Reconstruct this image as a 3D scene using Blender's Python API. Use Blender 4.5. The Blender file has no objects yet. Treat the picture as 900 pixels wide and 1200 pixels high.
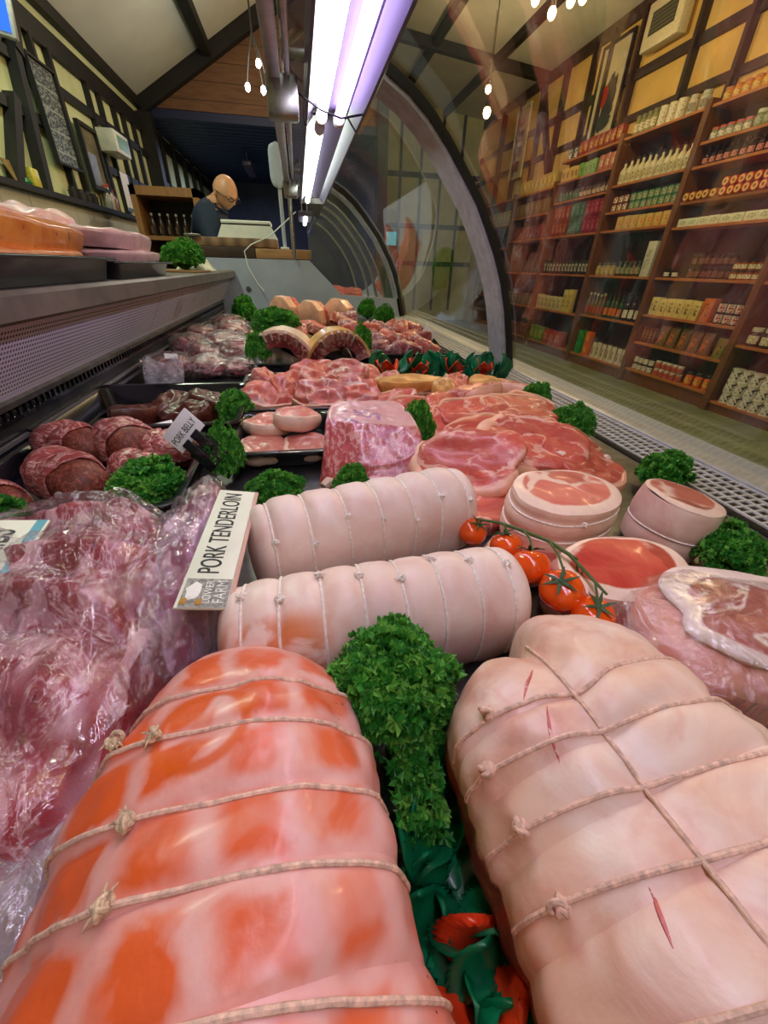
import bpy, bmesh, math, random
from mathutils import Vector, Matrix, Euler, noise as mnoise
PI = math.pi
sc = bpy.context.scene
COL = sc.collection
FLOOR = -1.25          # heights are measured from the lens; everything is lifted at the end so that the floor is z = 0

# ------------------------------------------------------------------ colours and materials
def lin(c):
    c = c / 255.0
    return c / 12.92 if c <= 0.04045 else ((c + 0.055) / 1.055) ** 2.4
def rgb(r, g, b): return (lin(r), lin(g), lin(b), 1.0)

class G:
    """a small node-graph writer"""
    def __init__(s, name):
        s.m = bpy.data.materials.new(name); s.m.use_nodes = True
        s.nt = s.m.node_tree; s.nt.nodes.clear()
        s.out = s.nt.nodes.new('ShaderNodeOutputMaterial')
    def add(s, t, props=None, ins=None):
        n = s.nt.nodes.new('ShaderNode' + t)
        for k, v in (props or {}).items(): setattr(n, k, v)
        for k, v in (ins or {}).items(): s.set(n, k, v)
        return n
    def set(s, n, k, v):
        sk = n.inputs[k]
        if isinstance(v, bpy.types.NodeSocket): s.nt.links.new(v, sk)
        else: sk.default_value = v
    def coord(s, rnd=True, scale=(1, 1, 1), rot=(0, 0, 0)):
        c = s.add('TexCoord').outputs['Object']
        if rnd:
            oi = s.add('ObjectInfo').outputs['Random']
            mu = s.add('VectorMath', {'operation': 'SCALE'}, {0: (13.0, 7.0, 9.0), 'Scale': oi}).outputs[0]
            c = s.add('VectorMath', {'operation': 'ADD'}, {0: c, 1: mu}).outputs[0]
        if scale != (1, 1, 1) or rot != (0, 0, 0):
            c = s.add('Mapping', None, {'Vector': c, 'Scale': scale, 'Rotation': rot}).outputs[0]
        return c
    def noise(s, v, scale, detail=4.0, rough=0.55, dist=0.0):
        return s.add('TexNoise', None, {'Vector': v, 'Scale': scale, 'Detail': detail, 'Roughness': rough, 'Distortion': dist}).outputs[0]
    def voro(s, v, scale, feature='F1'):
        return s.add('TexVoronoi', {'feature': feature}, {'Vector': v, 'Scale': scale}).outputs[0]
    def wave(s, v, scale, dist=0.0, detail=2.0, direction='X', dscale=1.0):
        return s.add('TexWave', {'bands_direction': direction}, {'Vector': v, 'Scale': scale, 'Distortion': dist, 'Detail': detail, 'Detail Scale': dscale}).outputs[1]
    def ramp(s, f, stops, mode='LINEAR'):
        n = s.add('ValToRGB', None, {'Fac': f}); cr = n.color_ramp; cr.interpolation = mode
        while len(cr.elements) < len(stops): cr.elements.new(0.5)
        for e, (p, c) in zip(cr.elements, stops):
            e.position = p; e.color = c if len(c) == 4 else (*c, 1)
        return n.outputs[0]
    def step(s, f, a, b):
        n = s.add('MapRange', {'interpolation_type': 'SMOOTHSTEP'}, {0: f, 1: a, 2: b, 3: 0.0, 4: 1.0}); return n.outputs[0]
    def math(s, op, a, b=0.0, c=None):
        ins = {0: a, 1: b}
        if c is not None: ins[2] = c
        return s.add('Math', {'operation': op}, ins).outputs[0]
    def mix(s, f, a, b, blend='MIX'):
        return s.add('MixRGB', {'blend_type': blend}, {0: f, 1: a, 2: b}).outputs[0]
    def bump(s, h, strength=0.3, dist=0.002, nrm=None):
        ins = {'Height': h, 'Strength': strength, 'Distance': dist}
        if nrm is not None: ins['Normal'] = nrm
        return s.add('Bump', None, ins).outputs[0]
    def attr(s, name): return s.add('Attribute', {'attribute_name': name}).outputs['Fac']
    def bsdf(s, color, rough=0.5, metal=0.0, normal=None, sss=0.0, coat=0.0, spec=0.5, emit=None, estr=0.0, radius=(.01, .004, .002)):
        p = s.add('BsdfPrincipled', None, {'Base Color': color, 'Roughness': rough, 'Metallic': metal, 'Specular IOR Level': spec})
        if normal is not None: s.set(p, 'Normal', normal)
        if sss:
            s.set(p, 'Subsurface Weight', sss); p.inputs['Subsurface Radius'].default_value = (1, .35, .2); s.set(p, 'Subsurface Scale', radius[0])
        if coat: s.set(p, 'Coat Weight', coat); s.set(p, 'Coat Roughness', 0.12)
        if emit is not None: s.set(p, 'Emission Color', emit); s.set(p, 'Emission Strength', estr)
        return p.outputs[0]
    def done(s, shader): s.nt.links.new(shader, s.out.inputs[0]); return s.m

def plain(name, c, rough=0.5, metal=0.0, var=0.06, nscale=20.0, bump=0.0, coat=0.0, spec=0.5):
    g = G(name); v = g.coord(); n = g.noise(v, nscale, 3)
    d = tuple(x * (1 - var * 3) for x in c[:3]) + (1,); l = tuple(min(1, x * (1 + var * 3)) for x in c[:3]) + (1,)
    col = g.ramp(n, [(.3, d), (.7, l)])
    return g.done(g.bsdf(col, rough, metal, g.bump(n, bump, .002) if bump else None, coat=coat, spec=spec))

def meat(name, lean_a, lean_b, fat, fat_amt=0.5, scale=30.0, stretch=(1, 1, 1), rot=(0, 0, 0), rough=.34, rim=None, edge=.72, coat=.18, cells=None):
    g = G(name); v = g.coord(True, stretch, rot)
    n1 = g.noise(v, scale, 5, .6, 1.2); n2 = g.noise(v, scale * .55, 4, .6, 2.2); n3 = g.noise(v, scale * 6, 3)
    base = g.ramp(n1, [(.3, lean_a), (.68, lean_b)])
    ridge = g.math('ABSOLUTE', g.math('SUBTRACT', n2, .5))
    mask = g.math('SUBTRACT', 1.0, g.step(ridge, .0, .012 + .05 * fat_amt))
    mask = g.math('MULTIPLY', mask, g.step(n1, .62 - .35 * fat_amt, .75 - .35 * fat_amt))
    blob = g.step(n2, .78 - .22 * fat_amt, .86 - .2 * fat_amt)
    mask = g.math('MAXIMUM', mask, blob)
    if cells:
        nc = g.add('TexNoise', None, {'Vector': v, 'Scale': cells * .8, 'Detail': 3.0}).outputs['Color']
        dv = g.add('VectorMath', {'operation': 'SCALE'}, {0: nc, 'Scale': 1.5 / cells}).outputs[0]
        vv = g.add('VectorMath', {'operation': 'ADD'}, {0: v, 1: dv}).outputs[0]
        d = g.voro(vv, cells, 'DISTANCE_TO_EDGE')
        tone = g.add('SeparateXYZ', None, {0: g.add('TexVoronoi', None, {'Vector': vv, 'Scale': cells}).outputs['Color']}).outputs[0]
        base = g.mix(g.math('MULTIPLY', tone, .55), base, tuple(c * .55 for c in lean_a[:3]) + (1,))
        th = g.math('MULTIPLY', g.step(n2, .35, .65), .05 + .16 * fat_amt)
        seam = g.math('SUBTRACT', 1.0, g.step(g.math('SUBTRACT', d, th), -.01, .035))
        seam = g.math('MULTIPLY', seam, g.step(g.noise(v, cells * 1.1, 2, .5, .8), .40, .58)); mask = g.math('MAXIMUM', g.math('MULTIPLY', mask, .75), g.math('MULTIPLY', seam, .85))
    if rim:
        a = g.attr(rim); a = g.math('ADD', a, g.math('MULTIPLY', g.math('SUBTRACT', n1, .5), .16))
        mask = g.math('MAXIMUM', mask, g.step(a, edge, edge + .06))
    mask = g.math('MULTIPLY', mask, g.math('ADD', .72, g.math('MULTIPLY', n3, .4)))
    col = g.mix(mask, base, fat)
    h = g.math('ADD', n1, g.math('ADD', g.math('MULTIPLY', n3, .35), g.math('MULTIPLY', mask, .25)))
    return g.done(g.bsdf(col, rough, 0, g.bump(h, .45, .003), sss=.0, coat=coat))

def rind(name, a, b, stain=None, stain_amt=.3, scale=22.0, rough=.45, bump=.3, sss=.0):
    g = G(name); v = g.coord()
    n1 = g.noise(v, scale, 6, .6, .8); n2 = g.noise(v, scale * .4, 3, .5, 1.0); n3 = g.noise(v, 260, 2)
    col = g.ramp(g.math('ADD', g.math('MULTIPLY', n1, .6), g.math('MULTIPLY', n2, .4)), [(.36, a), (.62, b)])
    if stain is not None:
        v2 = g.add('VectorMath', {'operation': 'ADD'}, {0: v, 1: (3.1, 5.2, 1.7)}).outputs[0]
        col = g.mix(g.math('MULTIPLY', g.step(g.noise(v2, scale * .7, 3), .75 - stain_amt * .5, .95 - stain_amt * .5), .7), col, stain)
    h = g.math('ADD', n1, g.math('MULTIPLY', n3, .16))
    return g.done(g.bsdf(col, rough, 0, g.bump(h, bump, .003), sss=sss, coat=.08, radius=(.006,)))

M = {}
FATW = rgb(238, 206, 190)
M['rind_pale'] = rind('pale_pork_skin', rgb(242, 216, 198), rgb(226, 176, 158), rgb(230, 170, 136), .25)
M['rind_rolled'] = rind('rolled_pork_skin', rgb(248, 230, 218), rgb(236, 202, 186), None)
M['meat_red'] = meat('red_pork', rgb(176, 58, 60), rgb(220, 112, 104), FATW, .35, 34)
M['meat_pink'] = meat('pink_pork', rgb(204, 86, 74), rgb(232, 136, 118), FATW, .22, 26, cells=17)
M['meat_chop'] = meat('chop_lean', rgb(204, 76, 66), rgb(226, 116, 98), rgb(238, 184, 162), .26, 30, (1, 1.9, 1), (0, 0, .5), rim='rim', edge=.92, cells=14)
M['meat_slice'] = meat('loin_slice_lean', rgb(214, 112, 98), rgb(234, 152, 134), FATW, .12, 20, rim='rim', edge=.92, cells=9)
M['meat_dark'] = meat('dark_red_meat', rgb(96, 26, 28), rgb(150, 52, 50), rgb(205, 150, 138), .35, 40)
M['meat_brown'] = meat('brown_marinated_meat', rgb(52, 22, 18), rgb(104, 48, 36), rgb(150, 96, 70), .2, 45)
M['haslet'] = meat('coarse_brown_forcemeat', rgb(78, 30, 22), rgb(140, 66, 48), rgb(182, 112, 88), .5, 90, rough=.55, coat=.05)
M['bacon'] = meat('streaky_bacon', rgb(128, 44, 48), rgb(172, 84, 80), rgb(226, 176, 164), .8, 28, (1, 1, 3.5))
M['meat_vac'] = meat('packed_pork_ribs', rgb(138, 22, 40), rgb(190, 66, 82), rgb(226, 176, 184), .55, 20, (1.7, .7, 1), (0, 0, .5), rough=.3, coat=.3, cells=11)
M['meat_vac2'] = meat('packed_pork_tenderloin', rgb(134, 52, 80), rgb(190, 112, 138), rgb(214, 178, 198), .3, 16, (1.5, .6, 1), rough=.3, coat=.3, cells=12)
M['meat_pack'] = meat('packed_dark_pork', rgb(150, 56, 66), rgb(206, 112, 116), rgb(236, 200, 196), .25, 26, rough=.3, coat=.3, cells=13)
M['meat_purple'] = meat('marbled_bacon_pieces', rgb(140, 66, 80), rgb(200, 120, 124), rgb(232, 206, 206), .6, 34, cells=40)
M['meat_lamb'] = meat('dark_rack_meat', rgb(104, 30, 32), rgb(160, 62, 58), rgb(230, 180, 160), .6, 34)
M['fat_cream'] = plain('cream_fat', rgb(240, 206, 182), .35, 0, .05, 30, .2, .2)
M['fat_peach'] = plain('peach_pork_fat', rgb(236, 176, 146), .38, 0, .07, 24, .2, .2)
M['fat_yellow'] = plain('yellow_fat', rgb(226, 172, 100), .4, 0, .08, 24, .2, .2)
M['bone'] = plain('bone', rgb(238, 214, 200), .4, 0, .05, 40)
def face_mat(name, lean_a, lean_b):
    return meat(name, lean_a, lean_b, rgb(242, 214, 194), .0, 16, rim='rim', edge=.74, rough=.4, coat=.10, cells=8)
M['face_pink'] = face_mat('cut_face_pink', rgb(206, 96, 88), rgb(222, 126, 112))
M['face_red'] = face_mat('cut_face_red', rgb(190, 54, 44), rgb(220, 96, 78))
M['face_brown'] = face_mat('cut_face_brown', rgb(182, 88, 74), rgb(204, 120, 100))
M['string'] = plain('butcher_string', rgb(222, 186, 164), .8, 0, .1, 300, .4)
M['string_pale'] = plain('pale_butcher_string', rgb(246, 232, 222), .8, 0, .06, 300, .4)
M['knot'] = plain('frayed_string', rgb(206, 182, 150), .85, 0, .14, 400, .5)

def ham_mat():
    g = G('smoked_ham_skin'); v = g.coord(False)
    sx = g.add('SeparateXYZ', None, {0: v})
    n = g.noise(v, 12, 4, .55, .8); nb = g.noise(v, 30, 3)
    wob = g.math('MULTIPLY', g.math('SUBTRACT', g.noise(v, 24, 3, .5, .6), .5), .055)
    gx = g.math('ABSOLUTE', g.math('SINE', g.math('MULTIPLY', g.math('ADD', g.math('SUBTRACT', sx.outputs[0], .010), g.math('MULTIPLY', wob, .5)), 94)))
    gy = g.math('ABSOLUTE', g.math('SINE', g.math('MULTIPLY', g.math('ADD', sx.outputs[1], g.math('MULTIPLY', wob, .6)), 86)))
    net = g.math('MULTIPLY', g.step(gx, .05, .80), g.step(gy, .05, .85)); net = g.math('MULTIPLY', net, g.math('ADD', .55, g.math('MULTIPLY', g.step(g.noise(v, 26, 3, .5, 1.0), .36, .58), .45)))
    lft = g.step(sx.outputs[1], -.05, .085)       # deeper smoke colour along one flank
    amt = g.math('MULTIPLY', net, g.math('ADD', .74, g.math('MULTIPLY', lft, .3)))
    amt = g.math('ADD', amt, g.math('MULTIPLY', lft, .25))
    amt = g.math('MINIMUM', g.math('MULTIPLY', amt, g.math('MULTIPLY', g.step(n, .12, .42), 1.25)), 1.0)
    pale = g.ramp(nb, [(.35, rgb(238, 188, 178)), (.65, rgb(228, 160, 148))]); col = g.mix(amt, pale, rgb(224, 94, 40))
    d = g.add('VectorMath', {'operation': 'DISTANCE'}, {0: v, 1: HAM_RING}).outputs['Value']
    d = g.math('ADD', d, g.math('MULTIPLY', wob, .06))
    ring = g.math('MULTIPLY', g.step(d, .0185, .0215), g.math('SUBTRACT', 1.0, g.step(d, .0235, .027)))
    ring = g.math('MAXIMUM', ring, g.math('MULTIPLY', g.math('SUBTRACT', 1.0, g.step(d, .003, .008)), .55))
    col = g.mix(g.math('MULTIPLY', ring, .85), col, rgb(222, 92, 14))
    scr = g.noise(g.coord(False, (9, 60, 30), (0, 0, .35)), 1.0, 2, .5, .4)
    col = g.mix(g.math('MULTIPLY', g.step(scr, .66, .74), .35), col, rgb(204, 60, 44))
    # peppercorn flecks on the flank away from the smoke
    vo = g.voro(v, 190)
    fl = g.math('MULTIPLY', g.math('SUBTRACT', 1.0, g.step(vo, .10, .16)), g.math('MULTIPLY', g.math('SUBTRACT', 1.0, g.step(sx.outputs[1], -.066, -.052)), g.step(nb, .5, .56)))
    col = g.mix(fl, col, rgb(40, 22, 20))
    return g.done(g.bsdf(col, .38, 0, g.bump(g.math('ADD', n, g.math('ADD', g.math('MULTIPLY', nb, .4), g.math('MULTIPLY', g.noise(v, 240, 2), .12))), .4, .004), sss=.0, coat=.15, radius=(.006,)))
HAM_RING = (0.045, 0.015, 0.145)

def stained_roll():
    g = G('rolled_pork_skin_stained'); v = g.coord(False); sx = g.add('SeparateXYZ', None, {0: v})
    n = g.noise(v, 20, 6, .6, .8); n2 = g.noise(v, 26, 3, .5, 1.0); n3 = g.noise(v, 260, 2)
    col = g.ramp(n, [(.36, rgb(248, 228, 214)), (.64, rgb(236, 198, 180))])
    zone = g.math('SUBTRACT', 1.0, g.step(sx.outputs[0], -.075, -.04))
    zone = g.math('MULTIPLY', zone, g.math('SUBTRACT', 1.0, g.step(sx.outputs[1], -.034, -.016)))
    col = g.mix(g.math('MULTIPLY', zone, g.math('MULTIPLY', g.step(n2, .44, .62), .85)), col, rgb(216, 116, 30))
    return g.done(g.bsdf(col, .42, 0, g.bump(g.math('ADD', n, g.math('MULTIPLY', n3, .12)), .3, .003), sss=.0, coat=.08, radius=(.006,)))

def film_mat(name='clear_film', gloss=.34, haze=.014):
    g = G(name); v = g.coord()
    n = g.noise(v, 24, 5, .6, 2.2); w = g.wave(v, 9, 12, 3)
    rv = g.coord(True, (1, .45, 1), (0, 0, .6)); r1 = g.math('ABSOLUTE', g.math('SUBTRACT', g.noise(rv, 9, 2, .5, 1.0), .5)); r2 = g.math('ABSOLUTE', g.math('SUBTRACT', g.noise(rv, 20, 2, .5, 1.5), .5))
    nrm = g.bump(g.math('ADD', g.math('MULTIPLY', n, .35), g.math('ADD', g.math('MULTIPLY', r1, 1.6), r2)), 1.0, .020)
    lw = g.add('LayerWeight', None, {'Blend': .35, 'Normal': nrm}).outputs['Facing']
    fac = g.math('ADD', g.math('MULTIPLY', g.math('POWER', lw, 1.6), gloss * 1.7), gloss * .34)
    tr = g.add('BsdfTransparent', None, {'Color': (.97, .95, .97, 1)}).outputs[0]
    gl = g.add('BsdfGlossy', None, {'Color': (1, 1, 1, 1), 'Roughness': .055, 'Normal': nrm}).outputs[0]
    df = g.add('BsdfDiffuse', None, {'Color': (.85, .82, .9, 1)}).outputs[0]
    a = g.add('MixShader', None, {0: fac, 1: tr, 2: gl}).outputs[0]
    b = g.add('MixShader', None, {0: haze, 1: a, 2: df}).outputs[0]
    return g.done(b)
M['film'] = film_mat()
M['film_flap'] = film_mat('loose_film', .60, .22)

def glass_mat(name, haze=.02, tint=(.93, .97, .95, 1), streak=True):
    g = G(name); v = g.coord(False)
    fr = g.add('Fresnel', None, {'IOR': 1.5}).outputs[0]
    tr = g.add('BsdfTransparent', None, {'Color': tint}).outputs[0]
    gl = g.add('BsdfGlossy', None, {'Color': (1, 1, 1, 1), 'Roughness': .03}).outputs[0]
    a = g.add('MixShader', None, {0: g.math('MINIMUM', g.math('MULTIPLY', fr, 1.7), .7), 1: tr, 2: gl}).outputs[0]
    vs = g.coord(False, (2, 3, 3), (0, .6, .4))
    st = g.noise(vs, 1.6, 5, .6, 2.2)
    fac = g.math('ADD', haze * .4, g.math('MULTIPLY', g.step(st, .5, .8), haze)) if streak else haze
    df = g.add('BsdfDiffuse', None, {'Color': (.8, .85, .8, 1)}).outputs[0]
    return g.done(g.add('MixShader', None, {0: fac, 1: a, 2: df}).outputs[0])
M['glass'] = glass_mat('curved_glass', .045)
M['glass_far'] = glass_mat('far_glass', .09, (.88, .96, .95, 1))

M['steel'] = plain('brushed_steel', rgb(150, 150, 148), .32, 1, .08, 60)
M['rail'] = plain('pale_grey_rail', rgb(196, 200, 210), .4, .1, .04, 30)
M['post'] = plain('grey_post', rgb(186, 188, 198), .45, .3, .06, 30)
M['steel_dark'] = plain('dull_steel', rgb(112, 112, 112), .36, .9, .10, 30)
M['alu'] = plain('aluminium', rgb(176, 172, 182), .35, .8, .05, 40)
M['case_dark'] = plain('dark_steel_liner', rgb(58, 60, 66), .38, .6, .12, 18)
M['ledge'] = plain('grey_ledge_steel', rgb(122, 112, 104), .42, .35, .08, 14)
M['panel_grey'] = plain('blue_grey_panel', rgb(172, 180, 198), .5, 0, .03, 6)
M['black_plastic'] = plain('black_plastic', rgb(22, 22, 28), .22, 0, .06, 30, 0, .4)
M['black_matte'] = plain('matte_black', rgb(20, 20, 20), .6)
M['white_grille'] = plain('white_grille_plastic', rgb(206, 208, 206), .45, 0, .05, 40)
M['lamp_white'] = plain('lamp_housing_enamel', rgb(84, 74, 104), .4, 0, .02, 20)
M['seal'] = plain('black_seal', rgb(18, 18, 20), .5)

def perf_mat():
    g = G('perforated_enamel'); v = g.coord(False); s = g.add('SeparateXYZ', None, {0: v})
    p = 2 * PI / .0085
    a = g.math('SINE', g.math('MULTIPLY', s.outputs[1], p)); b = g.math('SINE', g.math('MULTIPLY', s.outputs[2], p * 1.05))
    hole = g.step(g.math('MULTIPLY', g.math('ADD', a, b), .5), .30, .45)
    rim = g.math('ADD', g.math('MULTIPLY', g.step(s.outputs[2], 1.028, 1.034), g.math('SUBTRACT', 1.0, g.step(s.outputs[2], 1.146, 1.152))), 0.0)
    hole = g.math('MULTIPLY', hole, rim)
    n = g.noise(v, 7, 5, .6, .5); far = g.step(s.outputs[1], -.1, .7)
    rust = g.math('MULTIPLY', g.step(n, .56, .72), far)
    base = g.mix(g.math('MULTIPLY', rust, .8), rgb(226, 222, 242), rgb(120, 78, 52))
    return g.done(g.bsdf(g.mix(hole, base, rgb(26, 24, 28)), .4, .1))
M['perforated'] = perf_mat()

def tube_mat(name, c, e):
    g = G(name); return g.done(g.add('Emission', None, {'Color': c, 'Strength': e}).outputs[0])
M['tube_violet'] = tube_mat('violet_white_tube', (.93, .86, 1.0, 1), 21)
M['tube_lilac'] = tube_mat('lilac_tube', (.66, .50, 1.0, 1), 9)
M['tube_green'] = tube_mat('green_white_tube', (.90, 1.0, .86, 1), 14.0)
M['bulb_warm'] = tube_mat('warm_bulb', (1, .62, .22, 1), 30)
M['bulb_white'] = tube_mat('white_bulb', (1, .96, .85, 1), 30)
M['screen'] = tube_mat('blue_screen', (.05, .22, 1, 1), 1.1)
M['teal_lit'] = tube_mat('teal_window_glow', (.08, .7, .75, 1), .9)

def wood(name, a, b, scale=6, stretch=(1, 12, 12), rough=.5):
    g = G(name); v = g.coord(True, stretch); n = g.noise(v, scale, 5, .6, 1.2)
    return g.done(g.bsdf(g.ramp(n, [(.3, a), (.7, b)]), rough, 0, g.bump(n, .2, .002)))
M['timber'] = wood('black_timber', rgb(12, 12, 14), rgb(28, 27, 26), 3, (3, 3, 3), .6)
M['timber_brown'] = wood('dark_brown_timber', rgb(40, 26, 18), rgb(66, 42, 26), 3, (3, 3, 3), .6)
M['shelf_wood'] = wood('orange_shelf_wood', rgb(150, 88, 34), rgb(196, 122, 54), 5, (8, 1, 8))
M['upright_wood'] = wood('brown_shelf_upright', rgb(92, 54, 26), rgb(130, 80, 40), 5, (8, 8, 1))
M['pine'] = wood('pine_board', rgb(150, 106, 66), rgb(186, 140, 94), 4, (1, 10, 10))
M['oak_box'] = wood('oak_cabinet', rgb(136, 92, 52), rgb(168, 120, 70), 4, (10, 10, 1))
M['cream_wall'] = plain('cream_plaster', rgb(206, 212, 164), .8, 0, .05, 3)
M['yellow_wall'] = plain('yellow_plaster', rgb(226, 188, 104), .8, 0, .05, 3)
M['white_ceiling'] = plain('white_ceiling_panel', rgb(216, 216, 204), .85, 0, .03, 2)
M['white_tile'] = plain('white_wall_tile', rgb(222, 226, 214), .25, 0, .02, 4)
M['navy'] = plain('navy_sheet', rgb(44, 52, 84), .55, .2, .12, 3)
M['white_plastic'] = plain('white_plastic', rgb(226, 230, 224), .4, 0, .02)
M['cardboard'] = plain('ticket_board', rgb(234, 238, 214), .45, 0, .03, 14)
M['white_card'] = plain('white_card', rgb(238, 236, 240), .45, 0, .02, 14)
M['ink'] = plain('black_ink', rgb(16, 16, 18), .5)

def floor_mat():
    g = G('stone_floor_tiles'); v = g.coord(False)
    br = g.add('TexBrick', {'offset': .5}, {'Vector': v, 'Color1': rgb(112, 128, 96), 'Color2': rgb(132, 146, 112), 'Mortar': rgb(58, 56, 44), 'Scale': 1.0, 'Mortar Size': .006, 'Brick Width': .55, 'Row Height': .38})
    n = g.noise(v, 3, 4)
    return g.done(g.bsdf(g.mix(.35, br.outputs[0], g.ramp(n, [(.3, rgb(84, 98, 74)), (.7, rgb(150, 160, 126))])), .35, 0, g.bump(br.outputs[1], -.3, .003)))
M['floor'] = floor_mat()
def planks_mat(name, a, b, w=.13):
    g = G(name); v = g.coord(False); s = g.add('SeparateXYZ', None, {0: v})
    fr = g.math('FRACT', g.math('DIVIDE', s.outputs[2], w)); gap = g.math('SUBTRACT', 1.0, g.step(fr, .02, .06))
    n = g.noise(g.coord(False, (2, 2, 14)), 2, 4, .6, .6)
    return g.done(g.bsdf(g.mix(gap, g.ramp(n, [(.3, a), (.7, b)]), tuple(x * .25 for x in a[:3]) + (1,)), .6))
M['gable_planks'] = planks_mat('brown_gable_planks', rgb(104, 72, 50), rgb(132, 94, 66), .155)
def corr_mat():
    g = G('corrugated_navy'); v = g.coord(False); s = g.add('SeparateXYZ', None, {0: v})
    w = g.math('SINE', g.math('MULTIPLY', s.outputs[1], 2 * PI / .16))
    return g.done(g.bsdf(g.ramp(w, [(.2, rgb(34, 42, 84)), (.8, rgb(52, 62, 112))]), .5, 0, g.bump(w, .6, .02)))
M['corrugated'] = corr_mat()

def parsley_mat(name, a, b, c):
    g = G(name); v = g.coord(True); rnd = g.add('NewGeometry').outputs['Random Per Island']
    n = g.noise(v, 60, 3)
    f = g.math('ADD', g.math('MULTIPLY', rnd, .6), g.math('MULTIPLY', n, .5))
    col = g.ramp(f, [(.2, a), (.5, b), (.85, c)])
    p = g.bsdf(col, .45, 0, None, spec=.4)
    t = g.add('BsdfTranslucent', None, {'Color': c}).outputs[0]
    return g.done(g.add('MixShader', None, {0: .2, 1: p, 2: t}).outputs[0])
M['parsley'] = parsley_mat('curly_parsley', rgb(20, 92, 28), rgb(50, 146, 48), rgb(130, 196, 80))
M['parsley_stem'] = plain('parsley_stem', rgb(74, 130, 50), .5)
M['plastic_green'] = plain('green_plastic_leaf', rgb(8, 112, 68), .35, 0, .14, 40, .2, .2)
M['plastic_red'] = plain('orange_red_plastic', rgb(232, 62, 24), .3, 0, .08, 40, 0, .3)
M['tomato'] = plain('ripe_tomato', rgb(238, 84, 18), .14, 0, .10, 22, 0, .6)
M['calyx'] = plain('tomato_calyx', rgb(48, 74, 36), .6)
M['vine'] = plain('tomato_vine', rgb(74, 96, 48), .6)

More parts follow.
